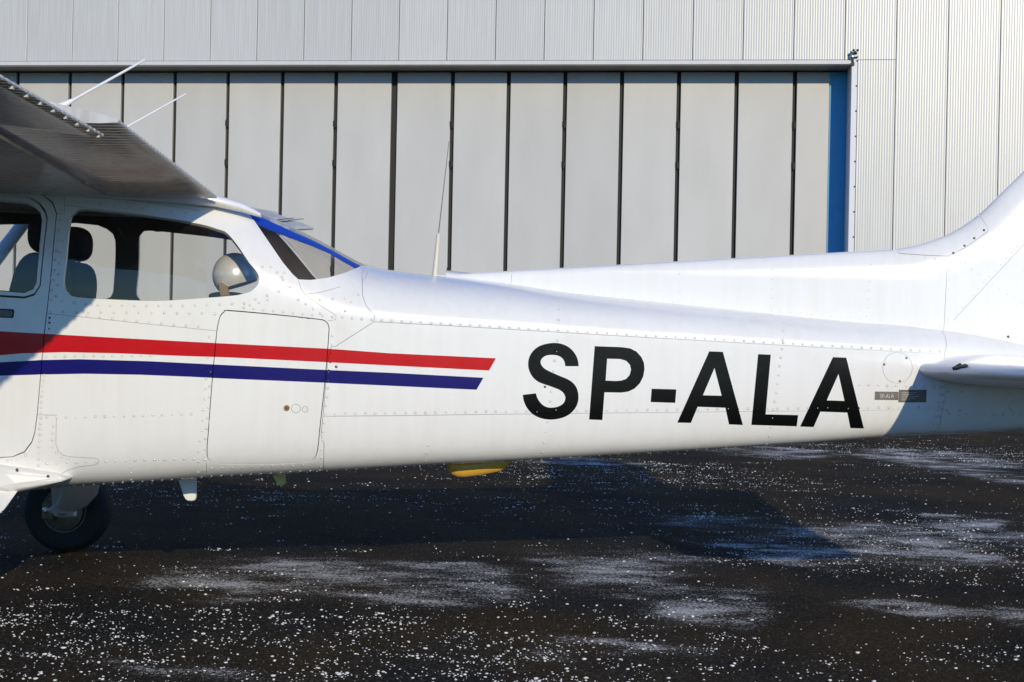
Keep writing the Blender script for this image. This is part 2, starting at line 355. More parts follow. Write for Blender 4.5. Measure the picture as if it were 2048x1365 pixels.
# ================================================================== HANGAR
TH, HD, S0 = 0.1046, 27.835, -10.463
def make_hangar():
    m, nt, b = nmat('facade_steel'); N = nt.nodes.new; L = nt.links.new
    tc = N('ShaderNodeTexCoord')
    sx = N('ShaderNodeSeparateXYZ'); L(tc.outputs['Object'], sx.inputs[0])
    # micro-ribbed sandwich panel: fine vertical profile
    mm = N('ShaderNodeMath'); mm.operation = 'MULTIPLY'; mm.inputs[1].default_value = 2*math.pi/0.05; L(sx.outputs[0], mm.inputs[0])
    sn = N('ShaderNodeMath'); sn.operation = 'SINE'; L(mm.outputs[0], sn.inputs[0])
    bp = N('ShaderNodeBump'); bp.inputs['Strength'].default_value = 1.0; bp.inputs['Distance'].default_value = 0.0008; L(sn.outputs[0], bp.inputs['Height'])
    L(bp.outputs['Normal'], b.inputs['Normal'])
    mp = N('ShaderNodeMapping'); mp.inputs['Scale'].default_value = (16, 1, 0.35); L(tc.outputs['Object'], mp.inputs['Vector'])
    nz = N('ShaderNodeTexNoise'); nz.inputs['Scale'].default_value = 2; nz.inputs['Detail'].default_value = 6; L(mp.outputs[0], nz.inputs['Vector'])
    rp = N('ShaderNodeValToRGB'); rp.color_ramp.elements[0].color = (0.51, 0.505, 0.475, 1); rp.color_ramp.elements[1].color = (0.61, 0.605, 0.57, 1)
    rp.color_ramp.elements[0].position = .3; rp.color_ramp.elements[1].position = .7
    L(nz.outputs['Fac'], rp.inputs['Fac'])
    oi = N('ShaderNodeObjectInfo'); orr = N('ShaderNodeMapRange'); orr.inputs['To Min'].default_value = 0.93; orr.inputs['To Max'].default_value = 1.0; L(oi.outputs['Random'], orr.inputs['Value'])
    mu = N('ShaderNodeVectorMath'); mu.operation = 'SCALE'; L(rp.outputs['Color'], mu.inputs[0]); L(orr.outputs[0], mu.inputs['Scale']); L(mu.outputs[0], b.inputs['Base Color'])
    b.inputs['Roughness'].default_value = 0.36; b.inputs['Specular IOR Level'].default_value = 0.75
    m, nt, b = nmat('door_steel'); N = nt.nodes.new; L = nt.links.new
    tc = N('ShaderNodeTexCoord'); nz = N('ShaderNodeTexNoise'); nz.inputs['Scale'].default_value = 1.4; nz.inputs['Detail'].default_value = 7
    mp = N('ShaderNodeMapping'); mp.inputs['Scale'].default_value = (1.0, 1, 0.35); L(tc.outputs['Object'], mp.inputs['Vector']); L(mp.outputs[0], nz.inputs['Vector'])
    rp = N('ShaderNodeValToRGB'); rp.color_ramp.elements[0].color = (0.515, 0.505, 0.475, 1); rp.color_ramp.elements[1].color = (0.575, 0.565, 0.535, 1)
    rp.color_ramp.elements[0].position = .3; rp.color_ramp.elements[1].position = .7
    L(nz.outputs['Fac'], rp.inputs['Fac'])
    oi = N('ShaderNodeObjectInfo'); orr = N('ShaderNodeMapRange'); orr.inputs['To Min'].default_value = 0.93; orr.inputs['To Max'].default_value = 1.0; L(oi.outputs['Random'], orr.inputs['Value'])
    mu = N('ShaderNodeVectorMath'); mu.operation = 'SCALE'; L(rp.outputs['Color'], mu.inputs[0]); L(orr.outputs[0], mu.inputs['Scale']); L(mu.outputs[0], b.inputs['Base Color']); b.inputs['Roughness'].default_value = 0.48
    simple('trim_steel', (0.62, 0.62, 0.61), 0.45, var=0.08)
    simple('jamb_steel', (0.66, 0.67, 0.68), 0.4)
    simple('gap_seal', (0.018, 0.017, 0.014), 0.7)
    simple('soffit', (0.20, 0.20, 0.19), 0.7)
    simple('hangar_back', (0.10, 0.10, 0.10), 0.8)
    hroot = empty('hangar', (0, CAM[1]+HD, 0), -TH)
    tag(hroot, 'large pale grey hangar with tall folding doors and ribbed metal cladding', 'hangar')
    Mi = np.array(hroot.matrix_world.inverted())
    def loc(px, py, depth):     # photo pixel -> hangar-local point on the plane at that depth behind the cladding
        o = Mi[:3, :3] @ CAM + Mi[:3, 3]; d = Mi[:3, :3] @ ray(px, py); t = (depth-o[1])/d[1]; return o+d*t
    zl = loc(800, 122.5, 0)[2]; zb = loc(800, 130.5, 0)[2]
    s_r = loc(1703, 130, 0)[0]; s_j = loc(1711.5, 300, 0)[0] - 0.0
    ztop = 9.6; REC = 0.70
    def part(mb, name, mat, parent=hroot):
        # geometry is already in hangar-local space
        o = mb.build(name, mat); o.parent = parent; return o
    for k in range(-12, 30):
        a, c = S0+k, S0+k+1
        if c <= s_r+.02 or (a < s_r): 
            z0 = zl+.012
            if a < s_r < c:
                mb = MB(); mb.box((a+.006, 0, z0), (c-.006, .10, ztop), .006); part(mb, 'facade_panel', 'facade_steel')
                mb = MB(); mb.box((s_j+.012, 0, .05), (c-.006, .10, z0-.004), .006); part(mb, 'facade_panel', 'facade_steel'); continue
        else: z0 = .05
        mb = MB(); mb.box((a+.006, 0, z0), (c-.006, .10, ztop), .006); part(mb, 'facade_panel', 'facade_steel')
    s_l = S0-11.5
    mb = MB(); mb.box((s_l, -.03, zb), (s_r-.003, .13, zl), .008); part(mb, 'lintel_trim', 'trim_steel')
    # head of the recess, side reveal, jamb trim
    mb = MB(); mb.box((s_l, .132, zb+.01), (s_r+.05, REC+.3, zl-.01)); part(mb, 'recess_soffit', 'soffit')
    mb = MB(); mb.box((s_r, -.025, .02), (s_j, .12, zl+.16), .008); part(mb, 'jamb_trim', 'jamb_steel')
    mb = MB(); mb.box((s_r+.012, .122, .02), (s_j-.01, REC+.3, zb)); part(mb, 'recess_reveal', 'trim_steel')
    for q in range(14):
        z = .35+q*.5
        mb = MB(); mb.lathe([(.018, 0), (.018, -.008), (.008, -.012)], (s_j-.012, -.026, z), 'y', 8); part(mb, 'jamb_screw', 'steel_dark')
    # core behind the cladding joints, roof and side walls so that the building is closed
    mb = MB(); mb.box((S0-12.4, .112, zl+.02), (S0+30.2, .3, ztop-.02)); part(mb, 'wall_core', 'hangar_back')
    mb = MB(); mb.box((s_j+.02, .112, .01), (S0+30.2, .3, zl)); part(mb, 'wall_core', 'hangar_back')
    mb = MB(); mb.box((S0-12.5, -.06, ztop), (S0+30.3, 24, ztop+.35), .02); part(mb, 'roof', 'trim_steel')
    mb = MB(); mb.box((S0-12.5, .31, .01), (S0-12.2, 24, ztop-.01)); part(mb, 'side_wall', 'facade_steel')
    mb = MB(); mb.box((S0+30.0, .31, .01), (S0+30.3, 24, ztop-.01)); part(mb, 'side_wall', 'facade_steel')
    # folding door leaves
    gaps = [(36, .075), (140.5, .075), (246, .075), (350.5, .075), (456.5, .075), (565.5, .08), (672.5, .085), (789.5, .135), (906, .085), (1018, .085), (1131, .085), (1244.5, .085), (1358.5, .085), (1474, .085), (1590.5, .085)]
    gs = [(loc(x, 138, REC)[0], w) for x, w in gaps]
    sp = gs[1][0]-gs[0][0]
    left = [(gs[0][0]-sp*k, .08) for k in range(11, 0, -1)]
    allg = left+gs
    allg.append((allg[-1][0]+sp*.995, .085))
    hinge_idx = {4, 6, 8, 10, 12, 14}
    mb = MB(); mb.box((s_l-.5, REC+.085, .02), (s_r+.6, REC+.2, zb)); part(mb, 'door_backing', 'gap_seal')
    for i in range(len(allg)-1):
        a, wa = allg[i]; c, wc = allg[i+1]
        mb = MB(); mb.box((a+wa/2, REC, .04), (min(c-wc/2, s_r+.5), REC+.08, zb-.012), .008)
        leaf = part(mb, 'door_leaf', 'door_steel')
        if (i-len(left)) in hinge_idx:
            for z in (loc(456, 247, REC)[2], loc(456, 325, REC)[2], 2.6, 1.2):
                h = MB(); h.tube([(a, REC-.010, z-.085), (a, REC-.010, z+.085)], .020, 8)
                h.box((a-wa*.54, REC-.008, z-.06), (a+wa*.54, REC-.002, z+.06)); part(h, 'hinge', 'gap_seal', leaf)
    simple('door_blue', (0.07, 0.36, 0.62), 0.5, var=0.1)
    sb = loc(1657, 300, REC-.012)[0]
    mb = MB(); mb.box((sb, REC-.014, .03), (s_r+.01, REC-.003, zb-.014), .002); part(mb, 'end_panel', 'door_blue')
    # weather sensor on the corner of the opening
    w = loc(1706, 118, -.06)
    base = hroot.matrix_world @ Vector((w[0], -.06, w[2]))
    wr = empty('wind_sensor', base, -TH)
    def wp(mb, name, mat):
        o = mb.build(name, mat); o.parent = wr; return o
    mb = MB(); mb.tube([(0, 0, -.12), (0, 0, .10)], .018, 8); mb.box((-.03, -.01, -.13), (.03, .06, -.07)); wp(mb, 'mount', 'black_plastic')
    mb = MB(); mb.ellipsoid((-.02, 0, .04), (.05, .045, .06)); wp(mb, 'housing', 'bare_metal')
    mb = MB(); mb.tube([(0, 0, .02), (.10, -.01, .035)], .014, 8); wp(mb, 'vane_arm', 'black_plastic')
    mb = MB(); mb.tube([(.03, 0, .08), (.03, 0, .15)], .012, 8); wp(mb, 'rotor_shaft', 'black_plastic')
    for cx, cy, cz in ((-.065, .03, .09), (.005, -.02, .165), (.085, -.02, .165), (.045, -.07, .09)):
        mb = MB(); mb.ellipsoid((cx, cy, cz), (.026, .026, .026), n=12, m=8); mb.tube([(.03, 0, .13), (cx, cy, cz)], .006, 6); wp(mb, 'wind_cup', 'black_plastic')
    tag(wr, 'small dark wind sensor with cups on the top corner of the hangar opening', 'wind sensor')
make_hangar()

# ================================================================== AIRPLANE
PLANE = empty('light_airplane', (-0.9, 0, 0))
tag(PLANE, 'white high-wing light airplane with red and blue stripes and SP-ALA lettering on its side', 'airplane')

def pchip(xs, ys):
    xs = np.array(xs, float); ys = np.array(ys, float); h = np.diff(xs); d = np.diff(ys)/h
    m = np.zeros_like(ys); m[0] = d[0]; m[-1] = d[-1]
    for i in range(1, len(xs)-1):
        if d[i-1]*d[i] > 0:
            w1 = 2*h[i]+h[i-1]; w2 = h[i]+2*h[i-1]; m[i] = (w1+w2)/(w1/d[i-1]+w2/d[i])
    def f(x):
        x = np.clip(np.asarray(x, float), xs[0], xs[-1]); i = np.clip(np.searchsorted(xs, x)-1, 0, len(xs)-2)
        t = (x-xs[i])/h[i]
        return ys[i]*(1+2*t)*(1-t)**2 + h[i]*m[i]*t*(1-t)**2 + ys[i+1]*t*t*(3-2*t) + h[i]*m[i+1]*t*t*(t-1)
    return f
U0, U1 = -4.35, 2.75
f_w = pchip([-4.35, -4.0, -3.4, -2.8, -2.0, -1.7, -1.2, -.75, 0, .7, 1.3, 1.66, 2.1, 2.5, 2.75], [.30, .43, .50, .53, .53, .525, .485, .435, .345, .265, .200, .165, .125, .085, .055])
# silhouette knots traced in the photo
def knots(pts, yf):
    out = []
    for px, py in pts:
        p = at_y(px, py, -.3)
        for _ in range(4): p = at_y(px, py, yf(p[0]))
        out.append((p[0], p[2]))
    return out
top_px = [(430, 393), (500, 415), (560, 441), (640, 480), (700, 513), (735, 530), (760, 537), (800, 543), (873, 552), (1022, 569), (1119, 583), (1300, 602), (1500, 621), (1700, 640), (1890, 657), (2048, 683)]
kt = [(-4.35, 1.16), (-4.0, 1.26), (-3.4, 1.31), (-3.15, 1.45), (-2.75, 1.76), (-2.4, 1.80), (-1.9, 1.80), (-1.55, 1.775)] + knots(top_px, lambda x: -.03) + [(2.75, 1.00)]
bot_px = [(0, 987), (137, 975), (300, 966), (400, 958.5), (640, 945), (840, 933), (1040, 923), (1240, 911), (1348, 905), (1648, 886), (1765, 877), (2048, 862)]
kb = [(-4.35, .80), (-4.0, .64), (-3.4, .53), (-2.6, .50)] + knots(bot_px, lambda x: -.55*float(f_w(x))) + [(2.75, .94)]
mid_px = [(0, 618), (100, 620), (430, 632), (560, 634), (660, 638), (750, 641), (1000, 655), (1300, 675), (1600, 692), (1888, 712), (2048, 735)]
km = [(-4.35, .98), (-3.4, 1.02), (-2.6, 1.25)] + knots(mid_px, lambda x: -float(f_w(x))) + [(2.75, .97)]
f_top = pchip(*zip(*kt)); f_bot = pchip(*zip(*kb)); f_mid = pchip(*zip(*km))
f_nl = pchip([-4.35, -3.4, -2.6, -.5, .5, 1.3, 1.7, 2.75], [2.3, 4.0, 6.0, 6.0, 5.5, 4.2, 3.4, 2.5])
f_nu = pchip([-4.35, -3.4, -2.8, -2.4, -1.5, -1.15, -.9, -.6, -.3, 2.75], [2.2, 2.5, 3.2, 4.2, 4.2, 3.4, 2.7, 2.2, 2.0, 2.0])
NU, NH = 356, 60
us = np.linspace(U0, U1, NU)
VS = 0.6        # v is scaled so that the parameter plane is roughly isotropic
def half(w, h, n, m):
    a = np.linspace(0, math.pi/2, 400); y = w*np.cos(a)**(2/n); z = h*np.sin(a)**(2/n)
    s = np.concatenate([[0], np.cumsum(np.hypot(np.diff(y), np.diff(z)))]); t = np.linspace(0, s[-1], m)
    return np.interp(t, s, y), np.interp(t, s, z)
GP = np.zeros((NU, 2*NH+1, 3))
for i, u in enumerate(us):
    w, zt, zb, zm = float(f_w(u)), float(f_top(u)), float(f_bot(u)), float(f_mid(u))
    y, z = half(w, zm-zb, float(f_nl(u)), NH+1); GP[i, :NH+1, 1] = -y[::-1]; GP[i, :NH+1, 2] = zm - z[::-1]
    y, z = half(w, zt-zm, float(f_nu(u)), NH+1); GP[i, NH:, 1] = -y; GP[i, NH:, 2] = zm + z
    GP[i, :, 0] = u
du = np.gradient(GP, axis=0); dv = np.gradient(GP, axis=1)
GN = np.cross(dv, du); GN /= np.linalg.norm(GN, axis=2, keepdims=True)+1e-12
if GN[NU//2, NH, 1] > 0: GN = -GN
# smooth the normals a little across the section
for _ in range(2):
    GN[:, 1:-1] = (GN[:, :-2]+2*GN[:, 1:-1]+GN[:, 2:])/4
    GN[1:-1] = (GN[:-2]+2*GN[1:-1]+GN[2:])/4
GN /= np.linalg.norm(GN, axis=2, keepdims=True)
GN[:, -1, 1] = 0; GN[:, 0, 1] = 0
def f_eval(uv):
    uv = np.atleast_2d(uv); fu = np.clip((uv[:, 0]-U0)/(U1-U0)*(NU-1), 0, NU-1.0001); fv = np.clip(uv[:, 1]/VS*NH, 0, 2*NH-.0001)
    i = fu.astype(int); j = fv.astype(int); a = (fu-i)[:, None]; b = (fv-j)[:, None]
    def g(G): return G[i, j]*(1-a)*(1-b)+G[i+1, j]*a*(1-b)+G[i, j+1]*(1-a)*b+G[i+1, j+1]*a*b
    n = g(GN); return g(GP), n/np.linalg.norm(n, axis=1, keepdims=True)
_vi = np.arange(NU*(2*NH+1)).reshape(NU, -1)
_q = np.stack([_vi[:-1, :-1], _vi[1:, :-1], _vi[1:, 1:], _vi[:-1, 1:]], -1).reshape(-1, 4)
F_BVH = BVHTree.FromPolygons([Vector(p) for p in GP.reshape(-1, 3)], [tuple(q) for q in _q.tolist()])
def f_uv(px, py):
    """photo pixel -> fuselage surface parameters"""
    for k in range(250):
        d = ray(px, py); h = F_BVH.ray_cast(V(CAM), V(d).normalized())
        if h[0] is not None: break
        u = CAM[0] + d[0]*5.8
        ref = at_y(px, py, -.1)
        py += 1.0 if ref[2] > float(f_mid(ref[0])) else -1.0
    else: raise RuntimeError('miss %s %s' % (px, py))
    p = np.array(h[0]); fi = h[2]; i, j = divmod(fi, 2*NH)
    a, b, c = GP[i, j], GP[i+1, j], GP[i, j+1]
    s = (p[0]-us[i])/(us[1]-us[0])
    lo = GP[i, j]*(1-s)+GP[i+1, j]*s; hi = GP[i, j+1]*(1-s)+GP[i+1, j+1]*s
    e = hi-lo; t = float(np.clip((p-lo)@e/(e@e+1e-12), 0, 1))
    return (float(p[0]), (j+t)/NH*VS)
def dens(pts, step, closed=False):
    out = []; P = list(pts)+([pts[0]] if closed else [])
    for a, b in zip(P[:-1], P[1:]):
        n = max(1, int(math.ceil(math.hypot(b[0]-a[0], b[1]-a[1])/step)))
        for k in range(n): out.append((a[0]+(b[0]-a[0])*k/n, a[1]+(b[1]-a[1])*k/n))
    if not closed: out.append(P[-1])
    return out
def catmull(pts, closed=False, n=6):
    P = [np.array(p, float) for p in pts]; m = len(P); out = []
    for i in range(m if closed else m-1):
        p1, p2 = P[i], P[(i+1) % m]; p0 = P[i-1] if (closed or i > 0) else p1; p3 = P[(i+2) % m] if (closed or i+2 < m) else p2
        for k in range(n):
            t = k/n; out.append(tuple(.5*((2*p1)+(-p0+p2)*t+(2*p0-5*p1+4*p2-p3)*t*t+(-p0+3*p1-3*p2+p3)*t**3)))
    if not closed: out.append(tuple(P[-1]))
    return out
def uvl(pts, step=14, closed=True): return [f_uv(*p) for p in dens(pts, step, closed)]
def inside(poly, P):
    x, y = P[:, 0], P[:, 1]; r = np.zeros(len(P), bool); n = len(poly); j = n-1
    for i in range(n):
        xi, yi = poly[i]; xj, yj = poly[j]
        c = ((yi > y) != (yj > y))
        with np.errstate(divide='ignore', invalid='ignore'):
            r ^= c & (x < (xj-xi)*(y-yi)/((yj-yi) if yj != yi else 1e-12)+xi)
        j = i
    return r
def crop(ox, oy, s, pts): return [(ox+x/s, oy+y/s) for x, y in pts]

# ---- outlines traced on the photograph
K5 = 5.1125
door_px = [(-350, 376), (-200, 370), (0, 372), (49, 377), (88, 391), (106, 406), (113.5, 427), (107, 497), (101, 565), (94, 627), (89, 668), (82, 749), (75, 829), (70, 866), (64, 885), (49, 905), (25, 914.6), (0, 916.5), (-350, 918), (-385, 640)]
frame_px = [(-290, 394), (0, 390.5), (59, 396), (78, 407), (90, 423), (94, 438), (86, 507), (80, 571), (68.5, 589), (49, 595), (0, 592), (-290, 585), (-312, 480)]
dglass_px = [(-278, 406), (0, 401), (49, 406), (68.5, 415), (80, 426.5), (83, 442), (78, 497), (72, 565.5), (66.5, 577), (49, 585), (0, 581), (-280, 574), (-298, 480)]
swin_px = [(170, 419), (250, 427), (330, 437), (400, 449), (435, 459), (454, 467), (475, 492), (497, 524), (512, 543), (518, 556), (515, 570), (501, 583), (480, 589), (458, 592), (380, 598), (313, 601.5), (230, 599), (153, 594), (137, 586), (128, 570), (130, 540), (133, 516), (140, 444), (149, 427)]
rwin_px = [(497, 426), (507, 439), (536.5, 482), (566, 525), (585, 548), (597, 559), (621, 560), (654, 556), (689, 546), (711, 537), (722, 532)]
bag_px = [(458, 621), (448.5, 623.5), (441, 631), (437, 643), (433, 665), (427, 727), (422, 786), (416, 867), (414, 890), (414, 911), (417, 918.5), (424, 924), (438, 928), (477, 929), (536, 929), (594, 927), (620, 923), (629.6, 916.5), (634.5, 905), (637.5, 885), (640, 858), (648, 786), (654, 721), (658, 668.5), (658, 654), (654, 645), (647, 640.7), (636, 638.5), (556, 629.7)]
red_px = [(-300, 650), (0, 663), (88, 668), (230, 676), (380, 684), (658, 698), (780, 707), (992, 717), (978, 741.6), (780, 731.5), (654, 725), (450, 715), (380, 713), (230, 707), (130, 705), (46, 707), (0, 711), (-300, 745)]
blu_px = [(-300, 762), (0, 725), (85, 720.5), (160, 719), (300, 723), (380, 727), (654, 740.5), (780, 746), (967, 756), (953, 780), (780, 772), (650, 766), (450, 757.6), (380, 754), (280, 750), (170, 748), (85, 749.5), (0, 752), (-300, 790)]
S_px = crop(1000, 640, K5, [(805,475),(800,430),(785,380),(755,330),(710,285),(655,255),(600,240),(545,237),(490,243),(430,258),(380,282),(335,322),(305,370),(290,420),(288,470),(300,525),(330,580),(375,625),(430,652),(500,675),(560,697),(610,718),(645,745),(663,775),(668,805),(655,845),(625,873),(580,892),(525,899),(480,893),(440,873),(405,838),(380,795),(367,752),(233,768),(240,820),(258,870),(285,915),(325,958),(375,990),(430,1010),(490,1020),(550,1020),(610,1010),(670,990),(725,955),(770,905),(795,850),(803,795),(797,735),(775,680),(735,635),(685,605),(625,580),(560,552),(500,525),(450,495),(422,460),(415,425),(430,395),(460,372),(500,361),(540,360),(580,364),(620,380),(648,408),(662,440),(667,475)])
P_px = crop(1000, 640, K5, [(968,270),(1240,280),(1330,292),(1395,325),(1445,380),(1472,440),(1478,505),(1465,580),(1430,650),(1375,705),(1310,735),(1240,745),(1068,742),(1047,1026),(911,1020)])
Ph_px = crop(1000, 640, K5, [(1096,398),(1230,402),(1290,420),(1328,460),(1340,510),(1325,565),(1290,605),(1240,622),(1190,626),(1080,622)])
D_px = crop(1000, 640, K5, [(1550,705),(1803,712),(1792,850),(1540,842)])
A1_px = crop(1348, 640, K5, [(360,323),(500,328),(705,1077),(562,1070),(525,900),(242,890),(173,1055),(33,1052)])
A1h_px = crop(1348, 640, K5, [(414,495),(487,777),(296,772)])
L_px = crop(1348, 640, K5, [(860,352),(990,357),(937,967),(1270,975),(1255,1090),(790,1076)])
A2_px = crop(1348, 640, K5, [(1625,382),(1762,388),(1942,1112),(1803,1108),(1772,950),(1497,940),(1427,1098),(1289,1092)])
A2h_px = crop(1348, 640, K5, [(1682,555),(1743,830),(1562,824)])
seamA_px = [(748, 644), (900, 652), (1100, 664), (1300, 676), (1348, 678.5), (1648, 696), (1890, 708.5)]
seamB_px = [(646, 833), (780, 832), (1000, 829), (1400, 824.5), (1748, 821), (1890, 819)]
chain_px = [(724, 552), (724.5, 562), (725, 591), (732, 611), (749, 632), (748, 644), (671.6, 693), (662, 695), (656, 720), (650, 786), (646, 833), (642, 870), (648, 888), (647, 940)]
seamG_px = [(1880, 658), (1890, 672), (1893, 690), (1889, 708), (1887, 735), (1893, 770), (1890, 800), (1886, 819), (1880, 850), (1868, 868)]
cover_px = [(1795+29.5*math.cos(a), 736+31*math.sin(a)) for a in np.linspace(0, 2*math.pi, 40, endpoint=False)]
oval_px = [(2046+27*math.cos(a), 813+16*math.sin(a)) for a in np.linspace(0, 2*math.pi, 30, endpoint=False)]

VMAX = 2*VS
R = {}
R['door'] = uvl(door_px, 16); R['frame'] = uvl(frame_px, 8); R['dglass'] = uvl(dglass_px, 8)
R['swin'] = uvl(catmull(swin_px, True, 3), 8); R['bag'] = uvl(catmull(bag_px, True, 3), 10)
rl = uvl(rwin_px, 8, False)
ua, ub = rl[0][0], rl[-1][0]
R['rwin'] = rl + [(ub+.012, VMAX-.06), (ub+.02, VMAX), (ua+.004, VMAX), (ua, VMAX-.10)]
bl = uvl([(503, 436), (516, 448), (540, 458.5), (580, 474), (624, 490), (660, 505.5), (711, 535)], 10, False)
vlow = np.array(bl)
R['blue_trim'] = bl + [(u+.012 if k == 0 else u, v+(VMAX-v)*.24) for k, (u, v) in enumerate(bl[::-1])]
R['cover'] = uvl(cover_px, 50); R['oval'] = uvl(oval_px, 50)
R['red'] = uvl(red_px, 16); R['blue'] = uvl(blu_px, 16)
LET = [('S', uvl(catmull(S_px[:34], False, 2)+catmull(S_px[34:], False, 2), 12), None), ('P', uvl(P_px, 10), uvl(Ph_px, 10)), ('dash', uvl(D_px, 10), None), ('A', uvl(A1_px, 10), uvl(A1h_px, 10)), ('L', uvl(L_px, 10), None), ('A2', uvl(A2_px, 10), uvl(A2h_px, 10))]
sA = uvl(seamA_px, 30, False); sB = uvl(seamB_px, 30, False); ch = uvl(chain_px, 14, False); sG = uvl(seamG_px, 14, False)
ch = [(ch[0][0], VMAX)] + ch + [(ch[-1][0], 0.0)]; sG = [(sG[0][0]-.01, VMAX)] + sG + [(sG[-1][0], 0.0)]
U_FW, U_WS = -3.35, -2.72

def poly_edges(store, verts, edges, pts, closed):
    o = len(verts); verts += [Vector((p[0], p[1])) for p in pts]; n = len(pts)
    for k in range(n if closed else n-1): edges.append((o+k, o+(k+1) % n))
verts, edges = [], []
poly_edges(None, verts, edges, [(U0, 0), (U1, 0), (U1, VMAX), (U0, VMAX)], True)
for k, p in R.items(): poly_edges(None, verts, edges, p, True)
for nme, o, h in LET:
    poly_edges(None, verts, edges, o, True)
    if h: poly_edges(None, verts, edges, h, True)
for s in (sA, sB, ch, sG): poly_edges(None, verts, edges, s, False)
poly_edges(None, verts, edges, [(U_FW, 0), (U_FW, VMAX)], False)
ws = [(U_WS, VMAX), (U_WS-.02, VS*1.75), (U_WS-.18, VS*1.42), (U_WS-.42, VS*1.30), (U_FW+.06, VS*1.62), (U_FW+.03, VMAX)]
R['wshield'] = ws
poly_edges(None, verts, edges, ws, True)
gu = np.concatenate([np.arange(U0+.03, -2.3, .05), np.arange(-2.3, U1-.01, .024)]); gv = np.linspace(0, VMAX, 61)
for i, u in enumerate(gu):
    for j, v in enumerate(gv): verts.append(Vector((u, v)))
res = geometry.delaunay_2d_cdt(verts, edges, [], 0, 1e-6)
UV = np.array([(v.x, v.y) for v in res[0]]); TRI = np.array([f for f in res[2]], int)
CEN = UV[TRI].mean(1)
ar = np.cross(UV[TRI[:, 1]]-UV[TRI[:, 0]], UV[TRI[:, 2]]-UV[TRI[:, 0]]); ok = np.abs(ar) > 1e-10; TRI, CEN = TRI[ok], CEN[ok]
# panels
PID = {n: i for i, n in enumerate(['cabin', 'deck', 'side', 'lower', 'tail', 'cowl', 'door', 'frame', 'dglass', 'swin', 'rwin', 'blue_trim', 'bag', 'cover', 'oval', 'wshield'])}
def fx(line, v):
    l = sorted(line, key=lambda p: p[1]); return np.interp(v, [p[1] for p in l], [p[0] for p in l])
def fy(line, u):
    l = sorted(line, key=lambda p: p[0]); return np.interp(u, [p[0] for p in l], [p[1] for p in l])
PAN = np.zeros(len(TRI), int)
aft = CEN[:, 0] > fx(ch, CEN[:, 1])
PAN[aft] = PID['side']; PAN[aft & (CEN[:, 1] > fy(sA, CEN[:, 0]))] = PID['deck']; PAN[aft & (CEN[:, 1] < fy(sB, CEN[:, 0]))] = PID['lower']
PAN[CEN[:, 0] > fx(sG, CEN[:, 1])] = PID['tail']; PAN[CEN[:, 0] < U_FW] = PID['cowl']
for n in ('wshield', 'door', 'frame', 'dglass', 'swin', 'rwin', 'blue_trim', 'bag', 'cover', 'oval'):
    PAN[inside(R[n], CEN)] = PID[n]
GLASS = [PID[n] for n in ('dglass', 'swin', 'rwin', 'wshield')]
isg = np.isin(PAN, GLASS)
DEC = np.full(len(TRI), -1)
DEC[inside(R['red'], CEN) & ~isg] = 0; DEC[inside(R['blue'], CEN) & ~isg] = 1
for k, (nme, o, h) in enumerate(LET):
    q = inside(o, CEN)
    if h: q &= ~inside(h, CEN)
    DEC[q & ~isg] = 2+k
# seam edges
emap = {}
for t, (a, b, c) in enumerate(TRI.tolist()):
    for e in ((a, b), (b, c), (c, a)): emap.setdefault((min(e), max(e)), []).append(t)
PULL = {n: .0008 for n in PID}; PULL.update(door=.0030, frame=.0020, bag=.0024, cover=.0007, oval=.0007, dglass=0, swin=0, rwin=0, wshield=0, blue_trim=0)
PULLA = np.array([PULL[n] for n in PID])
disp = {}; seam_by_tri = {}
for (a, b), ts in emap.items():
    if len(ts) == 2 and PAN[ts[0]] != PAN[ts[1]]:
        e = UV[b]-UV[a]; n = np.array([-e[1], e[0]]); n /= np.linalg.norm(n)+1e-12
        mid = (UV[a]+UV[b])/2
        for t in ts:
            s = n if (CEN[t]-mid)@n > 0 else -n
            for v in (a, b): disp.setdefault((v, PAN[t]), np.zeros(2)); disp[(v, PAN[t])] = disp[(v, PAN[t])]+s
            seam_by_tri.setdefault(t, []).append((a, b))
def vpos(v, pan):
    d = disp.get((v, pan)); p = UV[v]
    if d is not None:
        L_ = np.linalg.norm(d)
        if L_ > 1e-9: p = p + d/L_*PULLA[pan]*np.array([1, .65 if p[1] < VS else 1.0])
    return p
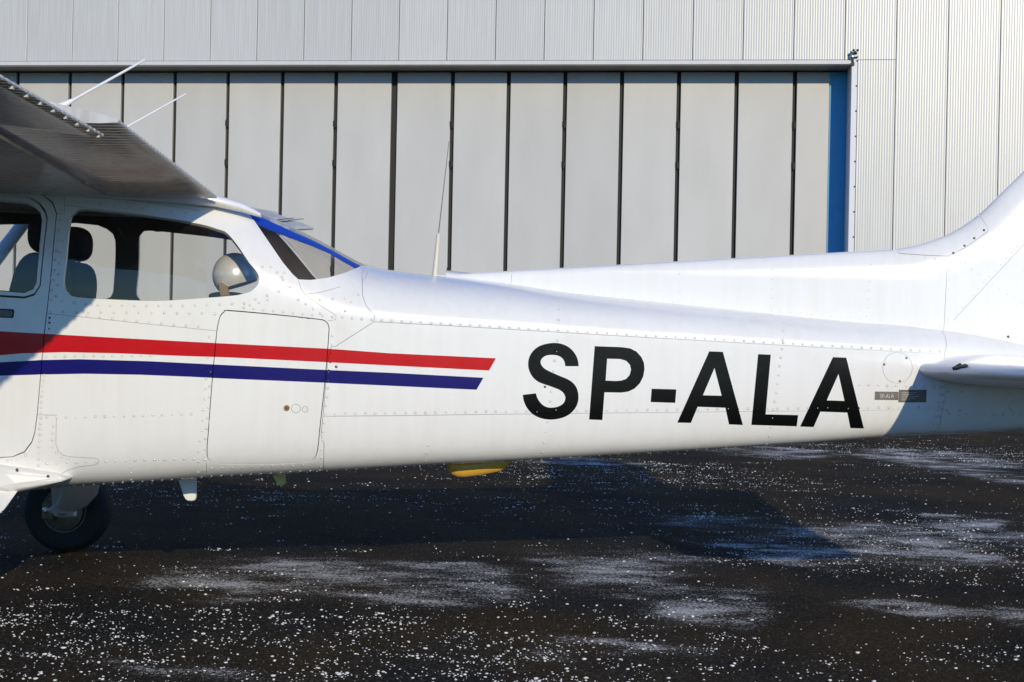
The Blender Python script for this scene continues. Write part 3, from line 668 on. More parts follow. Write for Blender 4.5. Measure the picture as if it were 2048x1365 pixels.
def skin_mesh(name, tris, mat, parent, offset=0.0, skirt=.018, mirror=False, pulls=True):
    key = {}; uv = []; F = []
    for t in tris:
        f = []
        for v in TRI[t]:
            k = (int(v), int(PAN[t]) if pulls else 0)
            if k not in key: key[k] = len(uv); uv.append(vpos(int(v), int(PAN[t])) if pulls else UV[v])
            f.append(key[k])
        F.append(f)
    P, Nn = f_eval(np.array(uv)); P = P + Nn*offset
    n0 = len(P); Pv = [P]; Nv = [Nn]; cnt = n0
    if skirt > 0:
        ex, en = [], []
        for t in tris:
            for a, b in seam_by_tri.get(t, ()):
                if not pulls and (isg[emap[(a, b)][0]] == isg[emap[(a, b)][1]]): continue
                pn = int(PAN[t]) if pulls else 0
                ia, ib = key[(a, pn)], key[(b, pn)]
                pa, pb, na, nb = P[ia], P[ib], Nn[ia], Nn[ib]
                c = P[[key[(int(v), pn)] for v in TRI[t]]].mean(0)
                m = np.cross(pb-pa, na); m /= np.linalg.norm(m)+1e-12
                if (c-pa)@m > 0: m = -m
                ex += [pa, pb, pb-nb*skirt, pa-na*skirt]; en += [m]*4
                F.append([cnt, cnt+1, cnt+2, cnt+3]); cnt += 4
        if ex: Pv.append(np.array(ex)); Nv.append(np.array(en))
    P = np.concatenate(Pv); Nn = np.concatenate(Nv)
    if mirror: P = P*np.array([1, -1, 1]); Nn = Nn*np.array([1, -1, 1])
    # orient faces along their normals
    G = []
    for f in F:
        a, b, c = P[f[0]], P[f[1]], P[f[2]]
        G.append(f if np.cross(b-a, c-a)@Nn[f[0]] > 0 else f[::-1])
    me = bpy.data.meshes.new(name); me.from_pydata(P.tolist(), [], G); me.materials.append(MAT[mat])
    me.polygons.foreach_set('use_smooth', [True]*len(G)); me.update()
    me.normals_split_custom_set_from_vertices([tuple(x) for x in Nn])
    return link(name, me, parent)
pobj = {}
def tri_of(pan, dec=-1): return np.nonzero((PAN == PID[pan]) & (DEC == dec))[0].tolist()
for n, lab in (('cabin', 'riveted white cabin side skin around the windows'), ('deck', 'rounded upper skin of the tail boom'), ('side', 'flat side skin of the tail boom carrying the registration'), ('lower', 'lower side and belly skin of the tail boom'), ('tail', 'tail cone skin behind the last joint'), ('cowl', 'engine cowling')):
    pobj[n] = tag(skin_mesh('cowling' if n == 'cowl' else 'skin_panel', tri_of(n), 'white_paint', PLANE), lab)
pobj['door'] = skin_mesh('cabin_door', tri_of('door'), 'white_paint', PLANE)
skin_mesh('window_frame', tri_of('frame'), 'white_paint', pobj['door'])
skin_mesh('window_pane', tri_of('dglass'), 'window_glass', pobj['door'], -.006, 0)
pobj['bag'] = skin_mesh('baggage_door', tri_of('bag'), 'white_paint', PLANE)
skin_mesh('side_window', tri_of('swin'), 'window_glass', PLANE, -.006, 0)
rw = skin_mesh('rear_window', tri_of('rwin'), 'rear_glass', PLANE, -.003, 0)
skin_mesh('window_trim', tri_of('blue_trim'), 'bright_blue_trim', rw, 0, .006)
skin_mesh('windshield', tri_of('wshield'), 'window_glass', PLANE, -.004, 0)
skin_mesh('inspection_cover', tri_of('cover'), 'white_paint', PLANE)
skin_mesh('inspection_cover', tri_of('oval'), 'white_paint', PLANE)
for d, nme, mat, lab in ((0, 'stripe', 'red_paint', 'red painted stripe'), (1, 'stripe', 'blue_paint', 'dark blue painted stripe')):
    for grp, par in ((['cabin'], PLANE), (['side'], PLANE), (['cowl'], PLANE), (['door'], pobj['door']), (['bag'], pobj['bag'])):
        tr = np.nonzero((DEC == d) & np.isin(PAN, [PID[g] for g in grp]))[0].tolist()
        while tr:
            comp, front, left_ = set(), [tr[0]], set(tr)
            vmap = {}
            for t in tr:
                for v in TRI[t]: vmap.setdefault(int(v), []).append(t)
            left_.discard(tr[0])
            while front:
                t = front.pop(); comp.add(t)
                for v in TRI[t]:
                    for t2 in vmap[int(v)]:
                        if t2 in left_: left_.discard(t2); front.append(t2)
            if len(comp) > 3: tag(skin_mesh(nme, sorted(comp), mat, par), lab)
            tr = [t for t in tr if t not in comp]
for k, (nme, o, h) in enumerate(LET):
    tr = np.nonzero(DEC == 2+k)[0].tolist()
    tag(skin_mesh('registration_letter', tr, 'black_paint', PLANE), 'black %s of the registration' % ('dash' if nme == 'dash' else 'letter '+nme[0]))
allskin = np.nonzero(~isg & (PAN != PID['blue_trim']))[0].tolist()
skin_mesh('skin_panel', [t for t in allskin], 'white_paint', PLANE, 0, .018, True, False)['label'] = 'white skin of the side turned to the hangar'
for n in ('dglass', 'swin', 'rwin', 'wshield'):
    skin_mesh({'dglass': 'door_window', 'swin': 'side_window', 'rwin': 'rear_window', 'wshield': 'windshield'}[n], tri_of(n)+(tri_of('blue_trim') if n == 'rwin' else []), 'window_glass', PLANE, -.006, 0, True, False)
# inside lining, both sides (seen through the windows and in the open joints)
lin = [t for t in allskin]
skin_mesh('cabin_lining', lin, 'lining', PLANE, -.0185, 0, False, False); skin_mesh('cabin_lining', lin, 'lining', PLANE, -.0185, 0, True, False)

# ---- surface-following helpers
def on_fus(px, py):
    uv = f_uv(px, py); P, N_ = f_eval([uv]); return V(P[0]), V(N_[0])
def dome(mb, p, n, r, h, seg=8):
    a = n.cross(Vector((0, 0, 1)));  a = a.normalized() if a.length > 1e-3 else Vector((1, 0, 0)); b = n.cross(a)
    vs = []
    for rr, hh in ((r, -.0003), (r*.62, h*.8)):
        for k in range(seg):
            q = 2*math.pi*k/seg; vs.append(p+a*(math.cos(q)*rr)+b*(math.sin(q)*rr)+n*hh)
    vs.append(p+n*h)
    fs = [(k, (k+1) % seg, seg+(k+1) % seg, seg+k) for k in range(seg)]+[(seg+k, seg+(k+1) % seg, 2*seg) for k in range(seg)]
    mb.add(vs, fs, True)
def ribbon(mb, uvs, width, off, ev=f_eval):
    P, N_ = ev(np.array(uvs)); n = len(P); vs = []
    for i in range(n):
        t = P[min(i+1, n-1)]-P[max(i-1, 0)]; s = np.cross(t, N_[i]); s /= np.linalg.norm(s)+1e-12
        vs += [P[i]+N_[i]*off-s*width/2, P[i]+N_[i]*off+s*width/2]
    mb.add(vs, [(2*i, 2*i+1, 2*i+3, 2*i+2) for i in range(n-1)], True)

# ---- vertical fin with dorsal fin: thickness field over the side outline
def at0(p): q = at_y(p[0], p[1], -.02); return (float(q[0]), float(q[2]))
le_px = [(868, 551), (1025, 541.5), (1360, 522.5), (1700, 503.5), (1786, 498.7), (1812, 495.5), (1835, 490.5), (1864, 482), (1891, 472), (1910, 463), (1927, 453), (1944, 441.5), (1960, 429), (1996, 394), (2048, 343)]
le = [at0(p) for p in le_px]
le_in = catmull(le, False, 4)
tip_z = 2.50
dirx = le[-1][0]-le[-2][0]; dirz = le[-1][1]-le[-2][1]
k_ = (tip_z-.08-le[-1][1])/dirz
le_full = le_in + [(le[-1][0]+dirx*k_*t, le[-1][1]+dirz*k_*t) for t in (.33, .66, 1.0)]
xt, zt_ = le_full[-1]
fin_top = [(xt+.10, tip_z-.02), (xt+.25, tip_z), (xt+.72, tip_z)]
fin_te = [(xt+.70, tip_z-.3), (2.82, 1.6), (2.70, 1.02)]
basex = np.linspace(2.62, le[0][0], 60)
fin_base = [(x, float(f_top(x))-.025) for x in basex]
outline = le_full+fin_top+fin_te+fin_base
le_full = dens(le_full, .015); outline = le_full+fin_top+fin_te+fin_base
LEA = np.array(le_full+fin_top[:2]); TEA = np.array([fin_top[2]]+fin_te)
def pdist(P, line):
    d = np.full(len(P), 1e9)
    for a, b in zip(line[:-1], line[1:]):
        e = b-a; t = np.clip(((P-a)@e)/(e@e), 0, 1); d = np.minimum(d, np.linalg.norm(P-(a+t[:, None]*e), axis=1))
    return d
def fin_T(P):
    x, z = P[:, 0], P[:, 1]
    full = .012+.050*np.clip((x-le[0][0])/(1.75-le[0][0]), 0, 1)**.8
    full = full*np.clip(1-(z-1.55)/2.6, .45, 1)
    d1 = pdist(P, LEA); d2 = pdist(P, TEA)
    r = np.clip(.03+.12*np.clip((x-.4)/1.4, 0, 1), .03, .15)
    s = np.clip(d1/r, 0, 1); t = full*np.sqrt(np.clip(1-(1-s)**2, 0, 1)) + .0006
    return t*np.clip(.10+d2/.5, .1, 1)
def fin_eval(uv):
    uv = np.atleast_2d(np.array(uv, float)); T = fin_T(uv); e = 1.5e-3
    tx = (fin_T(uv+[e, 0])-fin_T(uv-[e, 0]))/(2*e); tz = (fin_T(uv+[0, e])-fin_T(uv-[0, e]))/(2*e)
    P = np.stack([uv[:, 0], -T, uv[:, 1]], 1); N_ = np.stack([-tx, -np.ones(len(T)), -tz], 1); N_ /= np.linalg.norm(N_, axis=1, keepdims=True)
    return P, N_
def fin_uv(px, py):
    p = at_y(px, py, -.04)
    for _ in range(3): p = at_y(px, py, -float(fin_T(np.array([[p[0], p[2]]]))[0]))
    return (float(p[0]), float(p[2]))
seamV = [fin_uv(*p) for p in [(1896, 513), (1894, 540), (1891, 600), (1888, 652)]]; seamV.append((seamV[-1][0]-.004, seamV[-1][1]-.09))
strake = [fin_uv(*p) for p in dens([(1896, 513), (1930, 496), (1958, 476), (1975, 464)], 10)] + [fin_uv(1977, 458), fin_uv(1968, 444)]
strake += [(le_full[i][0], le_full[i][1]) for i in range(len(le_full)) if at0((1786, 498.7))[0]-.001 <= le_full[i][0] <= at0((1960, 429))[0]+.001][::-1]
strake += [fin_uv(*p) for p in [(1800, 507.5), (1850, 511)]]
fv, fe = [], []
poly_edges(None, fv, fe, outline, True); poly_edges(None, fv, fe, seamV, False); poly_edges(None, fv, fe, strake, True)
rud = [(xt+.28, tip_z), (2.46, 1.35), (2.44, 1.0)]
poly_edges(None, fv, fe, rud, False)
bb = np.array(outline)
for x in np.arange(bb[:, 0].min(), bb[:, 0].max(), .035):
    zz = np.arange(bb[:, 1].min(), bb[:, 1].max(), .03); dd = pdist(np.stack([np.full(len(zz), x), zz], 1), LEA)
    for z, d_ in zip(zz, dd):
        if d_ > .055: fv.append(Vector((x, z)))
# extra rows hugging the leading edge
for (x, z), (x2, z2) in zip(LEA[:-1], LEA[1:]):
    n_ = np.array([z2-z, -(x2-x)]); n_ /= np.linalg.norm(n_)+1e-9
    if n_[1] > 0 and n_[0] < 0: n_ = -n_
    for dd in (.0015, .005, .011, .020, .033, .048): fv.append(Vector((x+n_[0]*dd, z+n_[1]*dd)))
r_ = geometry.delaunay_2d_cdt(fv, fe, [], 0, 1e-6)
fUV = np.array([(v.x, v.y) for v in r_[0]]); fT = np.array(r_[2], int); fC = fUV[fT].mean(1)
a_ = np.abs(np.cross(fUV[fT[:, 1]]-fUV[fT[:, 0]], fUV[fT[:, 2]]-fUV[fT[:, 0]])) > 1e-9
keep = inside(outline, fC) & a_; fT, fC = fT[keep], fC[keep]
fP = np.where(fC[:, 0] > np.interp(fC[:, 1], [p[1] for p in seamV[::-1]], [p[0] for p in seamV[::-1]]), 1, 0)
fP[(fC[:, 1] > seamV[0][1]) & (fC[:, 0] > seamV[0][0]-.02)] = 1
fP[inside(strake, fC)] = 2
fP[fC[:, 0] > np.interp(fC[:, 1], [1.0, 1.35, tip_z], [2.44, 2.46, xt+.28])] = 3
fem = {}
for t, (a, b, c) in enumerate(fT.tolist()):
    for e in ((a, b), (b, c), (c, a)): fem.setdefault((min(e), max(e)), []).append(t)
fd = {}
for (a, b), ts in fem.items():
    if len(ts) == 2 and fP[ts[0]] != fP[ts[1]]:
        e = fUV[b]-fUV[a]; n = np.array([-e[1], e[0]]); n /= np.linalg.norm(n)+1e-12
        for t in ts:
            s = n if (fC[t]-fUV[a])@n > 0 else -n
            for v in (a, b): fd[(v, fP[t])] = fd.get((v, fP[t]), np.zeros(2))+s
FIN = empty('vertical_fin', (1.8, 0, 1.4)); FIN.parent = PLANE; FIN.matrix_parent_inverse = PLANE.matrix_world.inverted()
for pid, nm in ((0, 'dorsal_fin'), (1, 'fin_panel'), (2, 'fin_fairing'), (3, 'rudder')):
    key = {}; uv = []; F = []
    for t in np.nonzero(fP == pid)[0]:
        f = []
        for v in fT[t]:
            v = int(v)
            if v not in key:
                d = fd.get((v, pid)); p = fUV[v]
                if d is not None and np.linalg.norm(d) > 1e-9: p = p+d/np.linalg.norm(d)*(.0006 if pid != 3 else .004)
                key[v] = len(uv); uv.append(p)
            f.append(key[v])
        F.append(f)
    P, N_ = fin_eval(np.array(uv)); n = len(P); sgn = .0012 if pid == 2 else 0.0
    P = P+N_*sgn; Pm = P*[1, -1, 1]; Nm = N_*[1, -1, 1]
    G = []
    for f in F:
        c = np.cross(P[f[1]]-P[f[0]], P[f[2]]-P[f[0]])@N_[f[0]]
        f = f if c > 0 else f[::-1]; G.append(f); G.append([i+n for i in f[::-1]])
    me = bpy.data.meshes.new(nm); me.from_pydata(np.concatenate([P, Pm]).tolist(), [], G); me.materials.append(MAT['white_paint'])
    me.polygons.foreach_set('use_smooth', [True]*len(G)); me.update(); me.normals_split_custom_set_from_vertices([tuple(x) for x in np.concatenate([N_, Nm])])
    link(nm, me, FIN)
# dark core so that fin joints read as joints
# ---- horizontal stabilizer
def airfoil(n=28, t=.10, sym=True):
    """closed loop of (c, h): upper from trailing to leading edge, then lower back"""
    up, lo = [], []
    for i in range(n+1):
        c = .5*(1+math.cos(math.pi*i/n)); y = 5*t*(.2969*math.sqrt(c)-.126*c-.3516*c*c+.2843*c**3-.1036*c**4)
        cam_ = 0 if sym else .035*4*c*(1-c)*.6
        up.append((c, y+cam_)); lo.append((c, -y*(1 if sym else .72)+cam_*.55))
    return up+lo[::-1][1:-1]
r0 = at_y(1836, 740, -.15)
STZ = float(r0[2])+.003; STX = float(r0[0])
BV_ST = None
for mir in (False, True):
    nm = 'horizontal_stabilizer'
    S = empty(nm, (STX, -.2 if not mir else .2, STZ)); S.parent = PLANE; S.matrix_parent_inverse = PLANE.matrix_world.inverted()
    mb, el = MB(), MB(); rings, er = [], []
    for y in (-.03, -.12, -.3, -.6, -.9, -1.2, -1.5, -1.64, -1.70):
        s = -y; lex = STX+.187*(s-.15); ch_ = 1.22-.26*(s/1.7); tk = .112
        if s > 1.6: tk *= .8 if s < 1.68 else .35
        z = STZ
        full = airfoil(26, tk*1.0)
        cut = .58
        def ring(cl, chh): return [(lex+c*chh, y, z+h*chh) for c, h in cl]
        front = [(min(c, cut), h if c <= cut else math.copysign(abs(np.interp(cut, [0, .3, .58, 1], [0, .5*tk, .40*tk, 0])), h) ) for c, h in full]
        rings.append(ring(front, ch_))
        back = [(max(c, cut+.012), h if c >= cut+.012 else h*0.0+math.copysign(.36*tk, h) if abs(h) > 0 else 0) for c, h in full]
        er.append(ring(back, ch_))
    mb.loft(rings); st = mb.build('stabilizer_panel', 'white_paint', S, mir)
    el.loft(er); el.build('elevator', 'white_paint', S, mir)
    if not mir:
        BV_ST = BVHTree.FromPolygons([v.co for v in st.data.vertices], [tuple(p.vertices) for p in st.data.polygons])
        # root gap seal, and the dark clip lying on the leading part of the stabilizer
        g = MB(); q = [at_y(x, y_, -.165) for x, y_ in [(1908, 719), (1922, 715.5), (2048, 714.5), (2200, 716), (2200, 722), (2048, 720), (1920, 721)]]
        g.prism([tuple(p) for p in q], (0, -.006, 0)); g.build('gap_seal', 'cream_plastic', S)
        c = MB()
        for a, b, rr in (((1907, 741), (1921, 733), .008), ((1912, 740.5), (1931, 734.5), .008), ((1919, 738), (1934, 735.5), .006)):
            pts = []
            for px, py in (a, b):
                d = V(ray(px, py)); h = BV_ST.ray_cast(V(CAM), d.normalized())
                pts.append((h[0] if h[0] is not None else V(at_y(px, py, -.35)))+Vector((0, 0, .006)))
            c.tube(pts, rr, 8)
        c.build('clip', 'black_plastic', S)

# ---- wings
FAR = False
def wing_sec(s):
    """leading edge, trailing edge (x, z) and thickness of the section at distance s from the centreline"""
    z = 1.697+((.082*(s-.5)) if FAR else (.060*(min(s, 1.86)-.5)+.020*max(0, s-1.86))); tx = -1.178+(-.070 if FAR else .0)*(s-.5); lex = -2.86-(.07*s if FAR else 0)
    if s > 2.7: lex += .10*(s-2.7)*.9; tx -= .03*(s-2.7)
    return lex, z+.085, tx, z
def wing_ring(s, c0, c1, n=18, dz=0.0, corr=0.0, te=.004, drop=0.0, sh=0.0):
    lex, lz, tx, tz = wing_sec(s); up, lo = [], []
    for i in range(n+1):
        q = .5*(1-math.cos(math.pi*i/n)) if c0 < .05 else i/n
        c = c0+(c1-c0)*q
        th = 5*.12*(.2969*math.sqrt(max(c, 0))-.126*c-.3516*c*c+.2843*c**3-.1036*c**4)*(tx-lex)
        zc = lz+(tz-lz)*c; x = lex+(tx-lex)*c+sh
        h = th*1.25+te; l = -th*.45-te
        if corr:
            k = corr*min(1, (q*(1-q))*14)
            h += k; l -= k
        zz = -drop*max(0, (c-c0))
        up.append((x, s, zc+h+zz+dz)); lo.append((x, s, zc+l+zz+dz))
    return up+lo[::-1]
for mir in (False, True):
    FAR = mir
    Wn = empty('wing', (-2.0, -.5 if not mir else .5, 1.72)); Wn.parent = PLANE; Wn.matrix_parent_inverse = PLANE.matrix_world.inverted()
    fl = lambda r: [(x, -y, z) for x, y, z in r]
    ss = [.0, .3, .5, .8, 1.2, 1.6, 1.87, 2.6, 3.2, 4.0, 4.8, 5.3, 5.48]
    mb = MB(); mb.loft([fl(wing_ring(s, 0, .735 if s < 5.1 else .735, 20, te=.001)) for s in ss]); mb.build('wing_panel', 'wing_paint_shaded', Wn, mir)
    # flap (inboard) and slightly drooped aileron (outboard), both with chordwise corrugation
    def surface(name, a, b, drop, sh=0.0, period=.040):
        n = int((b-a)/period)*6; mb = MB(); rings = []
        for i in range(n+1):
            s = a+(b-a)*i/n; ph = (s-a)/period
            rings.append(fl(wing_ring(s, .748, 1.0, 8, corr=.0026*math.cos(2*math.pi*ph), te=.0042 + .0006*math.cos(2*math.pi*ph), drop=drop, sh=sh)))
        mb.loft(rings); return mb.build(name, 'wing_paint_shaded', Wn, mir)
    BR = 2.06 if mir else 1.86
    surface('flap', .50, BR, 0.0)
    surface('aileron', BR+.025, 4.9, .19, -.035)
    # trailing-edge clips along the aileron
    mb = MB()
    for i in range(28):
        s = BR+.06+i*.0985; lex, lz, tx, tz = wing_sec(s); x = tx-.041; z = tz-.19*.252
        mb.box((x-.006, -s-.006, z-.013), (x+.005, -s+.006, z-.003))
    mb.build('aileron_clips', 'cream_plastic', Wn, mir)['kind'] = 'stuff'
    mb = MB(); fs = -.22 if mir else 0.0; zt2 = wing_sec(2.55)[3]+.06
    mb = MB(); mb.tube([(-2.86+fs, -.50, .74), (-2.80+fs, -1.4, 1.19), (-2.74+fs, -2.55, zt2)], [.045, .05, .045], 12, flat=.45); mb.build('wing_strut', 'white_paint', Wn, mir)
    # root fairing between cabin roof and wing underside, running out behind the trailing edge
    mb = MB()
    rr = []
    for x, y, z, ry, rz in ((-2.8, -.44, 1.745, .05, .035), (-2.0, -.46, 1.725, .05, .03), (-1.5, -.445, 1.706, .045, .026), (-1.2, -.40, 1.690, .045, .024), (-1.10, -.375, 1.668, .035, .02), (-1.03, -.355, 1.640, .016, .010)):
        rr.append([(x, y+ry*math.cos(2*math.pi*k/12), z+rz*math.sin(2*math.pi*k/12)) for k in range(12)])
    mb.loft(rr); mb.build('root_fairing', 'white_paint', Wn, mir)
    # flap track brackets in the shade of the wing root
    for s in (.72, 1.75):
        lex, lz, tx, tz = wing_sec(s); mb = MB()
        mb.box((-1.86, -s-.025, tz+.0), (-1.50, -s+.025, tz+.045), .012); mb.build('flap_track', 'white_paint', Wn, mir)
    for s, px0 in ((3.9, 0), (4.3, 0), (1.1, 0), (1.7, 0)):
        lex, lz, tx, tz = wing_sec(s)
        if mir and s < 2:
            mb = MB(); mb.tube([(tx-.01, -s, tz), (tx+.09, -s, tz+.012)], [.003, .0018], 6); mb.build('static_wick', 'wire_dark', Wn, mir)

# ---- antennas
def rod(name, pts, rad, mat, n=8, par=PLANE):
    mb = MB(); mb.tube([tuple(p) for p in pts], rad, n); return mb.build(name, mat, par)
for y, a, b, rr in ((-.30, (136, 206), (290, 120), (.0065, .0050)), (.42, (247, 258), (372, 188), (.0055, .0038))):
    A, B = at_y(*a, y), at_y(*b, y); d = A-B; q = A+d*((A[2]-1.90)/max(1e-6, (B[2]-A[2])) if False else .9)
    w = rod('whip_antenna', [q, A, B], [rr[0]*1.1, rr[0], rr[1]], 'antenna_white')
    if y < 0:
        mb = MB(); mb.tube([tuple(A-d*.06+d*.0), tuple(A+d*.10)], [.008, .018], 10); mb.build('antenna_base', 'antenna_white', w)
A, B, C_ = at_y(869.5, 553, 0), at_y(877, 467, 0), at_y(898, 283, 0)
e_ = rod('tail_antenna', [A-(B-A)*.05, A+(B-A)*.15, B-(B-A)*.02, B], [.013, .0115, .0085, .005], 'cream_plastic', 12)
rod('antenna_wire', [B-(B-A)*.05, (B+C_)/2, C_], [.0022, .0017, .0012], 'wire_dark', 6, e_)
def blade(name, pts, y, th, mat, bevel=True):
    q = [at_y(px, py, y) for px, py in pts]; mb = MB(); n = len(q); c = sum(q)/n
    rings = []
    for yy, k in ((-th, .90), (-th*.6, 1.0), (th*.6, 1.0), (th, .90)):
        rings.append([(c[0]+(p[0]-c[0])*k, y+yy, c[2]+(p[2]-c[2])*k) for p in q])
    mb.loft(rings, True, True, False); return mb.build(name, mat, PLANE)
blade('belly_antenna', [(354, 950), (393, 948), (393, 995), (391, 1000), (387, 1002), (377, 1002), (372, 999), (368, 992)], -.02, .012, 'antenna_white')
blade('belly_drain', [(544, 946), (571, 944), (571, 966), (569, 970), (564, 971), (557, 971), (553, 968)], .02, .010, 'olive_plastic')
mb = MB(); rg = []
yl = [(893, 928, 12), (896, 941, 12), (903, 947, 12)]
prof = [(893, 915, 931), (897, 915, 941), (905, 915, 950), (916, 915, 954.5), (930, 915, 955), (955, 912, 952), (980, 910, 947.5), (1000, 908, 943), (1012, 906, 937), (1018, 905, 927)]
for px, a, b in prof:
    t, u = at_y(px, a, -.06), at_y(px, b, -.06); k = math.sqrt(max(0.05, 1-((px-955)/66)**2)); wd = .030*k+.004
    rg.append([(t[0], -.06+wd*math.cos(q)*(1 if math.sin(q) > -.5 else .8), u[2]+(t[2]-u[2])*(.5+.5*math.sin(q))) for q in [2*math.pi*i/16 for i in range(16)]])
mb.loft(rg); mb.build('belly_fairing', 'yellow_plastic', PLANE)

# ---- landing gear
def gear(mir):
    G = empty('main_gear', (-2.2, -1.27 if not mir else 1.27, 0)); G.parent = PLANE; G.matrix_parent_inverse = PLANE.matrix_world.inverted()
    wx, wy, wz, R_ = -2.312, -1.27, .222, .224
    mb = MB()
    prof = [(.100, .070), (.150, .078), (.185, .080), (.207, .070), (.219, .045), (.2215, .036), (.215, .034), (.215, .030), (.2225, .028), (.224, .006), (.217, .004), (.217, -.004), (.224, -.006), (.2225, -.028), (.215, -.030), (.215, -.034), (.2215, -.036), (.219, -.045), (.207, -.070), (.185, -.080), (.150, -.078), (.100, -.070)]
    mb.lathe(prof, (wx, wy, wz), 'y', 48); mb.build('tyre', 'tyre_rubber', G, mir)
    mb = MB(); mb.lathe([(.02, .055), (.10, .060), (.112, .074), (.118, .070), (.118, -.070), (.112, -.074), (.10, -.050), (.02, -.045)], (wx, wy, wz), 'y', 36); mb.build('rim', 'rim_paint', G, mir)
    # brake disc, torque plate and caliper on the inboard face
    mb = MB(); mb.lathe([(.015, .082), (.100, .082), (.104, .088), (.100, .094), (.015, .094)], (wx, wy, wz), 'y', 36); dk = mb.build('brake_disc', 'brake_metal', G, mir)
    mb = MB(); mb.box((wx-.098, wy+.095, wz-.045), (wx-.035, wy+.135, wz+.05), .012); mb.build('brake_caliper', 'brake_metal', G, mir)
    mb = MB(); mb.lathe([(.017, .130), (.017, .150), (.010, .154)], (wx-.070, wy, wz+.012), 'y', 14); mb.build('caliper_bolt', 'bare_metal', G, mir)
    for k in range(8):
        q = 2*math.pi*k/8+.3; mb = MB(); mb.lathe([(.006, .090), (.006, .100), (.003, .102)], (wx+.085*math.cos(q), wy, wz+.085*math.sin(q)), 'y', 8); mb.build('disc_bolt', 'steel_dark', dk, mir)
    # sprung leg tapering from the belly to the axle
    mb = MB(); rings = []
    for t in np.linspace(0, 1, 9):
        y = -.36+(-1.10+.36)*t; z = .60+(.215-.60)*t+.05*math.sin(math.pi*t)*.6; x = -2.02+(-2.285+2.02)*t; w = .105-.055*t; h = .020-.006*t
        ring = []
        for k in range(14):
            q = 2*math.pi*k/14; c, s_ = math.cos(q), math.sin(q)
            ring.append((x+w*math.copysign(abs(c)**.6, c), y+h*.45*s_, z+h*math.copysign(abs(s_)**.8, s_)))
        rings.append(ring)
    mb.loft(rings); mb.build('spring_leg', 'white_paint', G, mir)
    mb = MB(); mb.tube([(wx+.03, wy-.05, wz), (wx+.03, wy+.20, wz+.01)], .022, 12); mb.build('axle', 'steel_dark', G, mir)
    mb = MB(); mb.box((wx+.0, wy+.12, wz-.02), (wx+.085, wy+.145, wz+.135), .006); mb.build('axle_plate', 'white_paint', G, mir)
    mb = MB()
    for k in range(3): mb.tube([(wx+.068, wy+.146, wz+.03+.035*k), (wx+.078, wy+.150, wz+.03+.035*k)], .004, 6)
    mb.build('brake_line', 'steel_dark', G, mir)
    return G
G0 = gear(False); gear(True)
# fairing over the near leg root
fa = [(-230, 915), (-60, 921), (0, 929), (60, 938), (110, 947), (137, 957), (128, 963), (96, 972), (45, 984), (38, 985), (-30, 975), (-230, 985)]
for mir in (False, True):
    mb = MB(); q = [at_y(px, py, -.50) for px, py in fa]; c = at_y(-20, 952, -.5)
    rings = []
    for yy, k in ((-.42, 1.0), (-.505, 1.0), (-.535, .93), (-.560, .80), (-.574, .55)):
        rings.append([(c[0]+(p[0]-c[0])*(k if px < 100 else 1-(1-k)*.35), yy if px < 100 else max(yy, -.53), c[2]+(p[2]-c[2])*k) for p, (px, py) in zip(q, fa)])
    mb.loft(rings); lf = mb.build('leg_fairing', 'white_paint', PLANE, mir)
    # sleeve following the leg below the fairing
    mb = MB(); rings = []
    for t in np.linspace(0, 1, 5):
        y = -.46-.66*t; z = .575-.345*t-.04*math.sin(math.pi*t); x = -2.035-.27*t**1.9; w = .120-.055*t
        rings.append([(x+w*math.cos(2*math.pi*k/16), y+.018*math.sin(2*math.pi*k/16), z+.024*math.sin(2*math.pi*k/16)) for k in range(16)])
    mb.loft(rings); mb.build('leg_sleeve', 'white_paint', PLANE, mir)
# nose: gear, spinner and propeller (outside the frame, they stand on the same apron)
NG = empty('nose_gear', (-4.0, 0, 0)); NG.parent = PLANE; NG.matrix_parent_inverse = PLANE.matrix_world.inverted()
mb = MB(); mb.lathe([(.08, .055), (.15, .062), (.185, .05), (.19, 0), (.185, -.05), (.15, -.062), (.08, -.055)], (-4.0, 0, .189), 'y', 36); mb.build('tyre', 'tyre_rubber', NG)
mb = MB(); mb.tube([(-4.0, -.09, .19), (-4.0, -.09, .44)], .018); mb.tube([(-4.0, .09, .19), (-4.0, .09, .44)], .018); mb.tube([(-4.0, -.09, .44), (-4.0, .09, .44)], .02); mb.tube([(-4.0, 0, .42), (-3.96, 0, .80)], .035); mb.tube([(-4.0, -.1, .19), (-4.0, .1, .19)], .015); mb.build('fork', 'white_paint', NG)
PR = empty('propeller', (-4.4, 0, 1.0)); PR.parent = PLANE; PR.matrix_parent_inverse = PLANE.matrix_world.inverted()
mb = MB(); mb.lathe([(.15, 0), (.15, -.05), (.135, -.14), (.10, -.22), (.05, -.28), (.01, -.30)], (-4.35, 0, .98), 'x', 28); mb.build('spinner', 'white_paint', PR)
mb = MB(); mb.lathe([(.29, 0), (.16, -.005), (.02, -.006)], (-4.352, 0, .98), 'x', 40); mb.build('cowl_front', 'dark_rubber', PLANE)
for sg in (1, -1):
    mb = MB(); rings = []
    for t in np.linspace(0, 1, 9):
        r = .10+.84*t; w = .05+.03*math.sin(math.pi*min(1, t*1.1)); w *= (1 if t < .9 else .6); tw = math.radians(50-35*t)
        rings.append([(-4.43+w*math.cos(q)*math.sin(tw)-.010*math.sin(q)*math.cos(tw), sg*(w*math.cos(q)*math.cos(tw)+.010*math.sin(q)*math.sin(tw)), .98+sg*r) for q in [2*math.pi*k/12 for k in range(12)]])
    mb.loft(rings); mb.build('blade', 'black_plastic', PR)

